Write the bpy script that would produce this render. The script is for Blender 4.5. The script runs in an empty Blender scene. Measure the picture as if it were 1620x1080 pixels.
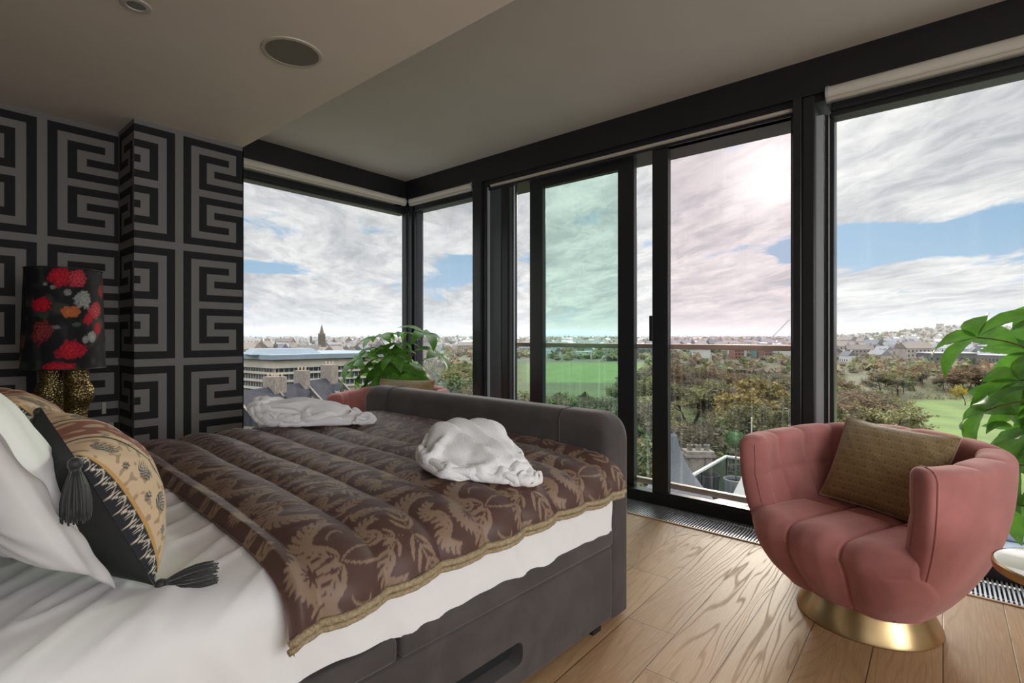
import bpy, bmesh, math, random
import numpy as np
from mathutils import Vector, Matrix, noise as mnoise
sc = bpy.context.scene
COL = sc.collection
pi = math.pi

# ------------------------------------------------------------------ camera
EYE = 1.25
YAW = math.radians(39.88)
FPX = 816.0
cam_d = bpy.data.cameras.new('camera')
cam_d.sensor_width = 36.0
cam_d.lens = FPX / 1620.0 * 36.0
cam_d.shift_y = -9.0 / 1620.0
cam_d.clip_end = 30000
cam_d.clip_start = 0.05
cam = bpy.data.objects.new('camera', cam_d)
COL.objects.link(cam)
cam.location = (0, 0, EYE)
cam.rotation_euler = (pi / 2, 0, YAW)
sc.camera = cam
sc.view_settings.view_transform = 'Standard'
sc.view_settings.look = 'None'
sc.view_settings.gamma = 1.0
sc.view_settings.exposure = 0.0
sc.view_settings.use_curve_mapping = False

FW = np.array([-math.sin(YAW), math.cos(YAW)])
RT = np.array([math.cos(YAW), math.sin(YAW)])


def P(t, d):
    """ground position at bearing t (tangent off the room's diagonal) and distance d"""
    v = FW * d + RT * t * d
    return float(v[0]), float(v[1])


# ------------------------------------------------------------------ node helpers
class NB:
    def __init__(s, tree):
        s.t = tree; s.n = tree.nodes; s.l = tree.links

    def node(s, ty, **kw):
        n = s.n.new(ty)
        for k, v in kw.items():
            setattr(n, k, v)
        return n

    def put(s, sock, v):
        if v is None: return
        if hasattr(v, 'is_output') or isinstance(v, bpy.types.NodeSocket):
            s.l.new(v, sock)
        elif isinstance(v, (tuple, list)) and len(v) == 3 and sock.type == 'RGBA':
            sock.default_value = (*v, 1)
        else:
            sock.default_value = v

    def m(s, op, a, b=None, c=None, clamp=False):
        n = s.node('ShaderNodeMath', operation=op, use_clamp=clamp)
        s.put(n.inputs[0], a); s.put(n.inputs[1], b); s.put(n.inputs[2], c)
        return n.outputs[0]

    def vm(s, op, a, b=None, scale=None):
        n = s.node('ShaderNodeVectorMath', operation=op)
        s.put(n.inputs[0], a); s.put(n.inputs[1], b)
        if scale is not None: s.put(n.inputs['Scale'], scale)
        return n.outputs['Value'] if op in ('DOT_PRODUCT', 'LENGTH', 'DISTANCE') else n.outputs[0]

    def mix(s, f, a, b, blend='MIX'):
        n = s.node('ShaderNodeMix', data_type='RGBA', blend_type=blend)
        s.put(n.inputs['Factor'], f); s.put(n.inputs[6], a); s.put(n.inputs[7], b)
        return n.outputs[2]

    def ramp(s, v, lo, hi, a=0.0, b=1.0, smooth=True):
        n = s.node('ShaderNodeMapRange', interpolation_type='SMOOTHSTEP' if smooth else 'LINEAR')
        s.put(n.inputs[0], v); s.put(n.inputs[1], lo); s.put(n.inputs[2], hi)
        s.put(n.inputs[3], a); s.put(n.inputs[4], b)
        return n.outputs[0]

    def noise(s, vec, scale, detail=4, rough=0.5, dist=0.0, out=0):
        n = s.node('ShaderNodeTexNoise')
        s.put(n.inputs['Vector'], vec); s.put(n.inputs['Scale'], scale)
        s.put(n.inputs['Detail'], detail); s.put(n.inputs['Roughness'], rough)
        s.put(n.inputs['Distortion'], dist)
        return n.outputs[out]

    def xyz(s, x, y, z):
        n = s.node('ShaderNodeCombineXYZ')
        s.put(n.inputs[0], x); s.put(n.inputs[1], y); s.put(n.inputs[2], z)
        return n.outputs[0]

    def sep(s, v):
        n = s.node('ShaderNodeSeparateXYZ'); s.put(n.inputs[0], v)
        return n.outputs

    def map(s, v, loc=(0, 0, 0), rot=(0, 0, 0), scale=(1, 1, 1)):
        n = s.node('ShaderNodeMapping')
        s.put(n.inputs[0], v); n.inputs[1].default_value = loc
        n.inputs[2].default_value = rot; n.inputs[3].default_value = scale
        return n.outputs[0]


# ------------------------------------------------------------------ sky
SUN_T, SUN_E = (1215 - 810) / FPX, (531 - 265) / FPX
sd = np.array([*(FW + RT * SUN_T), SUN_E]); sd /= np.linalg.norm(sd)
world = bpy.data.worlds.new('sky'); sc.world = world
world.use_nodes = True
wn = NB(world.node_tree); wn.n.clear()
g = wn.node('ShaderNodeTexCoord').outputs['Generated']
X_, Y_, Z_ = wn.sep(g)
el = wn.m('ARCSINE', Z_)
az = wn.m('ARCTAN2', X_, Y_)                       # clockwise from +Y


def azel(px, py):
    t, e = (px - 810) / FPX, (531 - py) / FPX
    v = np.array([*(FW + RT * t), e]); v /= np.linalg.norm(v)
    return math.atan2(v[0], v[1]), math.asin(v[2])


zz = wn.m('ADD', wn.m('MAXIMUM', Z_, 0.0), 0.14)
cv = wn.xyz(wn.m('DIVIDE', X_, zz), wn.m('DIVIDE', Y_, zz), wn.m('MULTIPLY', Z_, 2.0))
rv = wn.map(cv, rot=(0, 0, YAW))
warp = wn.noise(rv, 1.3, 3, 0.5, 0, out=1)
rv2 = wn.vm('ADD', rv, wn.vm('SCALE', warp, scale=0.55))
n1 = wn.noise(wn.map(rv2, loc=(3.1, 1.7, 0), scale=(0.75, 1.15, 1)), 1.25, 9, 0.6, 0.25)
n2 = wn.noise(wn.map(rv2, loc=(-4.0, 8.3, 2), scale=(0.7, 1.3, 1)), 1.9, 8, 0.62, 0.2)
gap = None
for (px, py, sx, sy, amp) in [(1500, 378, 190, 32, .46), (1610, 335, 80, 30, .2), (1430, 385, 90, 26, .16), (425, 425, 75, 14, .34), (735, 425, 45, 24, .32),
                              (560, 448, 90, 10, .12), (925, 352, 60, 20, .14), (1022, 385, 25, 16, .2), (1245, 400, 22, 14, .2),
                              (1345, 372, 60, 14, .14), (820, 395, 40, 22, .12)]:
    a0, e0 = azel(px, py); a1, e1 = azel(px + sx, py); a2, e2 = azel(px, py - sy)
    da = wn.m('DIVIDE', wn.m('SUBTRACT', az, a0), max(abs(a1 - a0), .01))
    de = wn.m('DIVIDE', wn.m('SUBTRACT', el, e0), max(abs(e2 - e0), .005))
    q = wn.m('ADD', wn.m('MULTIPLY', da, da), wn.m('MULTIPLY', de, de))
    q = wn.m('MULTIPLY', wn.m('EXPONENT', wn.m('MULTIPLY', q, -0.9)), amp)
    gap = q if gap is None else wn.m('ADD', gap, q)
cover = wn.m('SUBTRACT', wn.m('ADD', n1, 0.155), gap)
cmask = wn.ramp(cover, 0.47, 0.57)
shade = wn.ramp(n2, 0.36, 0.66)
fine = wn.ramp(wn.noise(wn.map(rv2, scale=(.6, 1.5, 1)), 5.5, 9, 0.66, 0.15), .36, .64)
shade = wn.m('ADD', wn.m('MULTIPLY', shade, 0.60), wn.m('MULTIPLY', fine, 0.40))
cloud = wn.mix(shade, (0.43, 0.45, 0.485), (0.93, 0.92, 0.90))
blue = wn.mix(wn.ramp(el, 0.0, 0.35, smooth=False), (0.36, 0.55, 0.70), (0.15, 0.35, 0.62))
sky = wn.mix(cmask, blue, cloud)
sky = wn.mix(wn.ramp(el, 0.0, 0.06, 0.7, 0.0), sky, (0.58, 0.62, 0.66))
sdot = wn.vm('DOT_PRODUCT', wn.vm('NORMALIZE', g), tuple(sd))
halo = wn.m('MULTIPLY', wn.m('POWER', wn.m('MAXIMUM', sdot, 0.0), 420.0), 0.60)
halo2 = wn.m('MULTIPLY', wn.m('POWER', wn.m('MAXIMUM', sdot, 0.0), 22.0), 0.15)
hal = wn.m('ADD', halo, halo2)
sky = wn.mix(1.0, sky, wn.mix(hal, (0, 0, 0), (1.0, 0.95, 0.88)), 'ADD')
bg = wn.node('ShaderNodeBackground')
wn.put(bg.inputs[0], sky)
# overcast sky: brighter towards the zenith
wn.put(bg.inputs[1], wn.ramp(el, 0.37, 0.80, 1.0, 7.0))
wo = wn.node('ShaderNodeOutputWorld'); wn.l.new(bg.outputs[0], wo.inputs[0])

sun_d = bpy.data.lights.new('sun', 'SUN'); sun_d.energy = 1.6; sun_d.angle = math.radians(11)
sun_d.color = (1.0, 0.90, 0.76)
sun = bpy.data.objects.new('sun', sun_d); COL.objects.link(sun)
sun.rotation_euler = Vector(sd).to_track_quat('Z', 'Y').to_euler()
sun.location = (-1, 6, 6)


def area(name, loc, target, sx, sy, power, color):
    d = bpy.data.lights.new(name, 'AREA'); d.shape = 'RECTANGLE'; d.size = sx; d.size_y = sy
    d.energy = power; d.color = color; d.spread = math.radians(120)
    o = bpy.data.objects.new(name, d); COL.objects.link(o); o.location = loc
    o.rotation_euler = (Vector(loc) - Vector(target)).to_track_quat('Z', 'Y').to_euler()
    return o


# added fill lights inside the solid walls, behind and right of the camera
area('side_fill_light', (2.7, 0.6, 1.6), (-1.2, 2.0, 0.7), 2.6, 2.0, 54, (0.97, 0.98, 1.0))
area('rear_fill_light', (1.3, -2.2, 1.9), (-1.2, 2.2, 0.6), 3.0, 1.6, 7, (0.98, 0.98, 1.0))


# ------------------------------------------------------------------ materials
def mat(name, col=(.5, .5, .5), rough=.5, metal=0.0, var=0.0, vscale=8.0, bump=0.0, bscale=60.0, sheen=0.0, spec=None,
        attr=None, coat=0.0, vstretch=(1, 1, 1), sheen_tint=None, bdetail=3, trans=0.0, obj_var=0.0):
    m_ = bpy.data.materials.new(name); m_.use_nodes = True
    b = NB(m_.node_tree); p = m_.node_tree.nodes['Principled BSDF']
    p.inputs['Roughness'].default_value = rough; p.inputs['Metallic'].default_value = metal
    if spec is not None: p.inputs['Specular IOR Level'].default_value = spec
    if coat: p.inputs['Coat Weight'].default_value = coat; p.inputs['Coat Roughness'].default_value = .1
    tc = b.node('ShaderNodeTexCoord').outputs['Object']
    c = (*col, 1)
    cs = None
    if attr:
        a = b.node('ShaderNodeAttribute', attribute_name=attr); cs = a.outputs[0]
    if var:
        n = b.noise(b.map(tc, scale=vstretch), vscale, 5, .6)
        f = b.ramp(n, .3, .7, 1 - var, 1 + var, smooth=False)
        src = cs if cs is not None else tuple(col)
        cs = b.mix(1.0, src, b.xyz(f, f, f), 'MULTIPLY')
    if obj_var:
        oi = b.node('ShaderNodeObjectInfo').outputs['Random']
        f = b.ramp(oi, 0, 1, 1 - obj_var, 1 + obj_var, smooth=False)
        cs = b.mix(1.0, cs if cs is not None else tuple(col), b.xyz(f, f, f), 'MULTIPLY')
    if cs is not None: b.l.new(cs, p.inputs['Base Color'])
    else: p.inputs['Base Color'].default_value = c
    if bump:
        n = b.noise(b.map(tc, scale=vstretch), bscale, bdetail, .6)
        bn = b.node('ShaderNodeBump'); bn.inputs['Strength'].default_value = bump
        bn.inputs['Distance'].default_value = .01
        b.l.new(n, bn.inputs['Height']); b.l.new(bn.outputs[0], p.inputs['Normal'])
    if sheen:
        p.inputs['Sheen Weight'].default_value = sheen; p.inputs['Sheen Roughness'].default_value = .35
        if sheen_tint: p.inputs['Sheen Tint'].default_value = (*sheen_tint, 1)
    if trans:
        # thin leaf / fabric: light passes through
        tr = b.node('ShaderNodeBsdfTranslucent')
        if cs is not None: b.l.new(cs, tr.inputs[0])
        else: tr.inputs[0].default_value = c
        ms = b.node('ShaderNodeMixShader'); ms.inputs[0].default_value = trans
        b.l.new(p.outputs[0], ms.inputs[1]); b.l.new(tr.outputs[0], ms.inputs[2])
        out = [x for x in b.n if x.type == 'OUTPUT_MATERIAL'][0]
        b.l.new(ms.outputs[0], out.inputs[0])
    return m_


def glass_mat(name, tint, refl=0.05, streak=0.0):
    m_ = bpy.data.materials.new(name); m_.use_nodes = True
    b = NB(m_.node_tree); b.n.clear()
    t = b.node('ShaderNodeBsdfTransparent'); t.inputs[0].default_value = (*tint, 1)
    gl = b.node('ShaderNodeBsdfGlossy'); gl.inputs['Roughness'].default_value = .02
    gl.inputs['Color'].default_value = (.9, .95, 1, 1)
    fr = b.node('ShaderNodeFresnel'); fr.inputs['IOR'].default_value = 1.35
    ms = b.node('ShaderNodeMixShader')
    f = b.m('MULTIPLY', fr.outputs[0], refl / 0.05)
    b.l.new(f, ms.inputs[0]); b.l.new(t.outputs[0], ms.inputs[1]); b.l.new(gl.outputs[0], ms.inputs[2])
    last = ms.outputs[0]
    if streak:
        tc = b.node('ShaderNodeTexCoord').outputs['Object']
        n = b.noise(b.map(tc, scale=(9, 9, .35)), 4.0, 5, .65)
        f2 = b.ramp(n, .5, .85, 0.0, streak)
        df = b.node('ShaderNodeBsdfTranslucent'); df.inputs[0].default_value = (.8, .85, .85, 1)
        m2 = b.node('ShaderNodeMixShader')
        b.l.new(f2, m2.inputs[0]); b.l.new(last, m2.inputs[1]); b.l.new(df.outputs[0], m2.inputs[2])
        last = m2.outputs[0]
    o = b.node('ShaderNodeOutputMaterial'); b.l.new(last, o.inputs[0])
    return m_


def wood_floor_mat():
    m_ = bpy.data.materials.new('oak_planks'); m_.use_nodes = True
    b = NB(m_.node_tree); p = b.n['Principled BSDF']
    tc = b.node('ShaderNodeTexCoord').outputs['Object']
    x, y, z = b.sep(tc)
    W, L = 0.215, 2.1
    u = b.m('DIVIDE', x, W); iu = b.m('FLOOR', u); fu = b.m('FRACT', u)
    wnz = b.node('ShaderNodeTexWhiteNoise', noise_dimensions='1D'); b.l.new(iu, wnz.inputs['W'])
    v = b.m('ADD', b.m('DIVIDE', y, L), b.m('MULTIPLY', wnz.outputs[0], 7.3)); iv = b.m('FLOOR', v); fv = b.m('FRACT', v)
    w2 = b.node('ShaderNodeTexWhiteNoise', noise_dimensions='2D'); b.l.new(b.xyz(iu, iv, 0), w2.inputs['Vector'])
    rnd = w2.outputs[0]
    off = b.vm('SCALE', w2.outputs[1], scale=9.0)
    gp = b.vm('ADD', b.map(tc, scale=(1.0, .12, 1)), off)
    # cathedral grain: contour lines of a stretched noise
    h = b.noise(gp, 3.2, 3, .45, .3)
    ring = b.m('FRACT', b.m('MULTIPLY', h, 26.0))
    ring = b.m('ABSOLUTE', b.m('SUBTRACT', ring, .5))
    line = b.ramp(ring, .30, .5, 0, 1)
    fib = b.noise(b.map(tc, scale=(1, .03, 1)), 220, 3, .6)
    base = b.mix(rnd, (.335, .195, .092), (.43, .262, .132))
    big = b.noise(gp, 1.4, 3, .5)
    base = b.mix(b.ramp(big, .35, .65, 0, .45), base, (.34, .20, .10))
    c = b.mix(b.m('MULTIPLY', line, .34), base, (.245, .135, .062))
    c = b.mix(b.ramp(fib, .45, .75, 0, .35), c, (.60, .43, .27))
    du = b.m('MULTIPLY', b.m('MINIMUM', fu, b.m('SUBTRACT', 1.0, fu)), W)
    dv = b.m('MULTIPLY', b.m('MINIMUM', fv, b.m('SUBTRACT', 1.0, fv)), L)
    e = b.ramp(b.m('MINIMUM', du, dv), 0.0008, 0.0028, 0, 1)
    c = b.mix(e, (.07, .04, .02), c)
    b.l.new(c, p.inputs['Base Color'])
    b.put(p.inputs['Roughness'], b.ramp(line, 0, 1, .42, .56))
    p.inputs['Specular IOR Level'].default_value = .35
    bn = b.node('ShaderNodeBump'); bn.inputs['Strength'].default_value = .25; bn.inputs['Distance'].default_value = .003
    b.l.new(b.m('ADD', b.m('MULTIPLY', e, 1.0), b.m('MULTIPLY', fib, .3)), bn.inputs['Height']); b.l.new(bn.outputs[0], p.inputs['Normal'])
    return m_


def velvet(name, col, light, dark=.75):
    """short pile with brushed lighter and darker patches"""
    m_ = bpy.data.materials.new(name); m_.use_nodes = True
    b = NB(m_.node_tree); p = b.n['Principled BSDF']
    tc = b.node('ShaderNodeTexCoord').outputs['Object']
    n = b.noise(tc, 5.0, 4, .6, .4)
    c = b.mix(b.ramp(n, .35, .7, 0, 1), tuple(np.array(col) * dark), tuple(col))
    b.l.new(c, p.inputs['Base Color'])
    p.inputs['Roughness'].default_value = .85; p.inputs['Specular IOR Level'].default_value = .2
    p.inputs['Sheen Weight'].default_value = .42; p.inputs['Sheen Roughness'].default_value = .4
    p.inputs['Sheen Tint'].default_value = (*light, 1)
    bn = b.node('ShaderNodeBump'); bn.inputs['Strength'].default_value = .12; bn.inputs['Distance'].default_value = .004
    b.l.new(b.noise(tc, 260, 2, .5), bn.inputs['Height']); b.l.new(bn.outputs[0], p.inputs['Normal'])
    return m_


M = dict(
    oak=wood_floor_mat(),
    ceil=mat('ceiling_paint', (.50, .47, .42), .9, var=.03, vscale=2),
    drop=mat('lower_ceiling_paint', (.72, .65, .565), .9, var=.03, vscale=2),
    plain=mat('wall_paint', (.5, .48, .45), .9),
    wp_dark=mat('wallpaper_charcoal', (.013, .013, .014), .6, spec=.2, bump=.25, bscale=400, vstretch=(1, 1, .02)),
    wp_grey=mat('wallpaper_taupe', (.150, .143, .134), .55, var=.12, vscale=300, bump=.15, bscale=500),
    steel=mat('black_steel', (.012, .012, .014), .42, var=.2, vscale=3),
    frame=mat('window_frame_black', (.016, .017, .019), .3),
    frame_mid=mat('window_frame_anthracite', (.06, .07, .075), .35),
    frame_alu=mat('window_frame_aluminium', (.50, .54, .56), .45, metal=.4),
    blind=mat('blind_fabric', (.62, .58, .50), .8, var=.04),
    blindtrim=mat('blind_bar', (.50, .46, .38), .5),
    bronze=mat('bronze_rail', (.52, .43, .33), .36, metal=.25, var=.1),
    grille=mat('grille_aluminium', (.62, .62, .64), .32, metal=.8),
    gdark=mat('grille_trench', (.01, .01, .011), .8),
    oaktrim=mat('oak_trim', (.42, .28, .16), .45, var=.1, vscale=30),
    glass=glass_mat('window_glass', (.985, .99, .99), .010, .03),
    glass_green=glass_mat('tinted_door_glass', (.82, .935, .885), .03, .03),
    glass_pink=glass_mat('pink_door_glass', (.97, .92, .932), .03, .05),  # pane tinted faintly pink
    glass_bal=glass_mat('balustrade_glass', (.88, .94, .92), .05, .16),
    glass_terrace=glass_mat('terrace_glass', (.70, .85, .84), .10, .05),
    white_sheet=mat('cotton_sheet', (.80, .79, .78), .8, var=.02, sheen=.2),
    velvet_grey=velvet('grey_velvet', (.085, .074, .07), (.75, .70, .68)),
    velvet_pink=velvet('pink_velvet', (.43, .168, .152), (1.0, .72, .66), .82),
    brass=mat('brushed_brass', (.60, .43, .22), .28, metal=1.0, bump=.05, bscale=300, vstretch=(1, 1, .03)),
    black=mat('black_plastic', (.012, .012, .012), .5),
    gold=None,
    terry=mat('white_terry', (.88, .88, .88), .95, bump=.6, bscale=220, sheen=.3),
    quilt=mat('damask_satin', attr='Col', rough=.48, sheen=.05, spec=.32, bump=.12, bscale=900),
    trimgold=mat('gold_braid', (.34, .265, .15), .5, var=.35, vscale=120, bump=.5, bscale=200),
    embroidered=mat('embroidered_cloth', attr='Col', rough=.75, bump=.35, bscale=500),
    blackvelvet=mat('black_velvet', (.008, .009, .009), .8, sheen=.10, sheen_tint=(.45, .5, .48), bump=.1, bscale=200),
    tassel=mat('black_thread', (.02, .021, .02), .6, sheen=.4),
    shade=mat('painted_lampshade', attr='Col', rough=.65, spec=.15, bump=.06, bscale=400),
    leaf=mat('leaf_green', (.088, .23, .024), .45, var=.3, vscale=14, trans=.42),
    leafdark=mat('leaf_deep_green', (.045, .15, .025), .3, var=.25, vscale=12, trans=.3),
    stem=mat('plant_stem', (.16, .17, .06), .6, var=.3),
    bark=mat('plant_trunk', (.22, .17, .10), .9, var=.3, vscale=30, bump=.6, bscale=60),
    ceramic=mat('white_ceramic', (.75, .74, .72), .25),
    soil=mat('potting_soil', (.04, .028, .018), .95, bump=1, bscale=60),
    cream=mat('cream_enamel', (.80, .76, .68), .12, coat=.6),
    socket=mat('socket_plate', (.34, .31, .26), .45),
    chrome=mat('satin_metal', (.55, .54, .52), .35, metal=1),
    lens=mat('lamp_lens', (.25, .25, .24), .2),
    speaker=mat('speaker_mesh', (.20, .18, .15), .7, bump=.4, bscale=700),
    fan=mat('mustard_jacquard', attr='Col', rough=.6, sheen=.3, bump=.3, bscale=600),
    wooddark=mat('dark_table', (.03, .022, .018), .4, var=.2),
)


def hammered():
    m_ = bpy.data.materials.new('hammered_gold'); m_.use_nodes = True
    b = NB(m_.node_tree); p = b.n['Principled BSDF']
    tc = b.node('ShaderNodeTexCoord').outputs['Object']
    v = b.node('ShaderNodeTexVoronoi'); v.inputs['Scale'].default_value = 95; b.l.new(tc, v.inputs['Vector'])
    d = v.outputs['Distance']
    c = b.mix(b.ramp(d, .1, .6), (.40, .30, .13), (.10, .075, .03))
    b.l.new(c, p.inputs['Base Color']); p.inputs['Metallic'].default_value = .85; p.inputs['Roughness'].default_value = .35
    bn = b.node('ShaderNodeBump'); bn.inputs['Strength'].default_value = .9; bn.inputs['Distance'].default_value = .004
    b.l.new(d, bn.inputs['Height']); b.l.new(bn.outputs[0], p.inputs['Normal'])
    return m_


M['gold'] = hammered()


# ------------------------------------------------------------------ object helpers
def link(name, me, m=None, parent=None):
    o = bpy.data.objects.new(name, me); COL.objects.link(o)
    if m is not None:
        for mm in (m if isinstance(m, (list, tuple)) else [m]): me.materials.append(mm)
    if parent is not None: o.parent = parent
    return o


def obj(name, bm, m=None, parent=None, smooth=False, angle=None):
    me = bpy.data.meshes.new(name)
    bmesh.ops.recalc_face_normals(bm, faces=bm.faces[:])
    bm.to_mesh(me); bm.free()
    if smooth:
        me.polygons.foreach_set('use_smooth', [True] * len(me.polygons))
        if angle: me.set_sharp_from_angle(angle=math.radians(angle))
    return link(name, me, m, parent)


def tag(o, label=None, cat=None, group=None, kind=None):
    if label: o['label'] = label
    if cat: o['category'] = cat
    if group: o['group'] = group
    if kind: o['kind'] = kind
    return o


def thing(name, label, cat, loc=(0, 0, 0), rotz=0.0, group=None):
    o = bpy.data.objects.new(name, None); COL.objects.link(o)
    o.empty_display_size = .1
    o.location = loc; o.rotation_euler = (0, 0, rotz)
    return tag(o, label, cat, group)


def structure(o, label=None):
    o['kind'] = 'structure'
    if label: o['label'] = label
    return o


def copy_tree(o, parent=None):
    c = o.copy(); COL.objects.link(c)
    if parent is not None: c.parent = parent
    for ch in [x for x in list(COL.objects) if x.parent == o]:
        copy_tree(ch, c)
    return c


def box(bm, x0, x1, y0, y1, z0, z1, bev=0.0, seg=2):
    v = [bm.verts.new(c) for c in ((x0, y0, z0), (x1, y0, z0), (x1, y1, z0), (x0, y1, z0),
                                   (x0, y0, z1), (x1, y0, z1), (x1, y1, z1), (x0, y1, z1))]
    fs = [bm.faces.new([v[i] for i in q]) for q in ((0, 3, 2, 1), (4, 5, 6, 7), (0, 1, 5, 4), (1, 2, 6, 5), (2, 3, 7, 6), (3, 0, 4, 7))]
    if bev:
        es = list({e for f in fs for e in f.edges})
        bmesh.ops.bevel(bm, geom=es, offset=bev, segments=seg, profile=.5, affect='EDGES')


def tube(bm, pts, r, sides=8, cap=True):
    pts = [Vector(p) for p in pts]
    n = len(pts)
    rr = r if hasattr(r, '__len__') else [r] * n
    rings = []
    up = Vector((0.13, 0.21, 1)).normalized()
    for i, p in enumerate(pts):
        t = (pts[min(i + 1, n - 1)] - pts[max(i - 1, 0)])
        t = t.normalized() if t.length > 1e-9 else Vector((0, 0, 1))
        a = t.cross(up)
        if a.length < .05: a = t.cross(Vector((1, 0, 0)))
        a.normalize(); bb = t.cross(a).normalized()
        up = a.cross(t).normalized()
        rings.append([bm.verts.new(p + (a * math.cos(2 * pi * k / sides) + bb * math.sin(2 * pi * k / sides)) * rr[i]) for k in range(sides)])
    for i in range(n - 1):
        for k in range(sides):
            bm.faces.new((rings[i][k], rings[i][(k + 1) % sides], rings[i + 1][(k + 1) % sides], rings[i + 1][k]))
    if cap:
        bm.faces.new(rings[0][::-1]); bm.faces.new(rings[-1])


def lathe(bm, prof, seg=32, cx=0, cy=0, cap=True):
    rings = []
    for r, z in prof:
        rings.append([bm.verts.new((cx + r * math.cos(2 * pi * k / seg), cy + r * math.sin(2 * pi * k / seg), z)) for k in range(seg)])
    for i in range(len(rings) - 1):
        for k in range(seg):
            bm.faces.new((rings[i][k], rings[i][(k + 1) % seg], rings[i + 1][(k + 1) % seg], rings[i + 1][k]))
    if cap:
        bm.faces.new(rings[0][::-1]); bm.faces.new(rings[-1])


def ico(bm, c, r, sub=2, sq=(1, 1, 1)):
    res = bmesh.ops.create_icosphere(bm, subdivisions=sub, radius=1.0)
    for v in res['verts']:
        v.co = Vector((c[0] + v.co.x * r * sq[0], c[1] + v.co.y * r * sq[1], c[2] + v.co.z * r * sq[2]))
    return res['verts']


def npmesh(name, V, F, smooth=False, cols=None):
    me = bpy.data.meshes.new(name)
    me.from_pydata([tuple(v) for v in V], [], [tuple(f) for f in F])
    if smooth: me.polygons.foreach_set('use_smooth', [True] * len(me.polygons))
    if cols is not None:
        a = me.color_attributes.new('Col', 'FLOAT_COLOR', 'POINT')
        c = np.ones((len(V), 4), np.float32); c[:, :3] = cols
        a.data.foreach_set('color', c.ravel())
    me.update()
    return me


def grid(name, A, m, parent=None, closed_u=False, cols=None, smooth=True):
    """surface from an (nu, nv, 3) array"""
    A = np.asarray(A, float)
    nu, nv = A.shape[:2]
    I = np.arange(nu * nv).reshape(nu, nv)
    if closed_u: I = np.vstack([I, I[:1]])
    F = np.stack([I[:-1, :-1], I[1:, :-1], I[1:, 1:], I[:-1, 1:]], -1).reshape(-1, 4)
    me = npmesh(name, A.reshape(-1, 3), F.tolist(), smooth, None if cols is None else np.asarray(cols).reshape(-1, 3))
    return link(name, me, m, parent)


def sm(x, a, b):
    t = np.clip((np.asarray(x, float) - a) / (b - a), 0, 1)
    return t * t * (3 - 2 * t)


def vnoise(p, s, seed=0):
    return np.array([mnoise.noise(Vector((q[0] * s + seed, q[1] * s - seed * 1.7, q[2] * s + seed * .3))) for q in p])


def apply_mods(o):
    dg = bpy.context.evaluated_depsgraph_get()
    me = bpy.data.meshes.new_from_object(o.evaluated_get(dg))
    old = o.data
    o.modifiers.clear(); o.data = me
    bpy.data.meshes.remove(old)
    return o

# ================================================================== ROOM SHELL
CE, DR = 2.94, 2.60           # ceiling and lower ceiling
YF, XB = 3.62, -4.55          # inner faces of the window wall and of the corner window
YD = 1.60                     # edge of the lower ceiling
XR, YR = 3.1, -3.0

bm = bmesh.new(); box(bm, XB, XR, YR, 3.315, -.3, 0)
structure(obj('floor', bm, M['oak']), 'oak plank floor with cathedral grain')
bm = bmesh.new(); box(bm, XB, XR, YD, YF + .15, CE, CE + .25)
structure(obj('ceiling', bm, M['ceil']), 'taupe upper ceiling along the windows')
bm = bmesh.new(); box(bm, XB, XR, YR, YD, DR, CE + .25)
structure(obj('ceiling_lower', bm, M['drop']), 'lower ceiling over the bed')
bm = bmesh.new(); box(bm, XB, XR + .2, YR - .15, YR, 0, DR)
structure(obj('wall_rear', bm, M['plain']))
bm = bmesh.new(); box(bm, XR, XR + .15, YR, YF + .15, 0, CE)
structure(obj('wall_right', bm, M['plain']))
bm = bmesh.new(); box(bm, XB - .2, XB + .12, YR, .5, 0, DR); box(bm, XB - .2, XB + .1, .5, YD - .02, 0, DR)
structure(obj('wall_left', bm, M['plain']))

# ---- greek key wallpaper, one face per key cell, two papers
U = 0.0473
V0 = 1.080 - U / 2            # height of the lower edge of a separator band (centre 1.08)
S1 = {'face': 1.175, 'recess': 0.551}


def key_cell(c, r):
    """True where the pale line runs. c: column from the main strip, r: row down from a separator"""
    c %= 18; r %= 16
    if c == 0 or r == 0: return True
    if c == 9: return True
    k = c - 1 if c < 9 else 17 - c         # 0..7, mirrored on the other side of the strip
    if k == 0: return False
    if k == 1: return 2 <= r <= 14
    if k == 6 and (2 <= r <= 4 or 12 <= r <= 14): return True
    if k == 3 and (4 <= r <= 6 or 10 <= r <= 12): return True
    if r in (2, 14) and 1 <= k <= 6: return True
    if r in (4, 12) and 3 <= k <= 6: return True
    if r in (6, 10) and k >= 3: return True
    if r == 8 and k >= 1: return True
    return False


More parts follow.
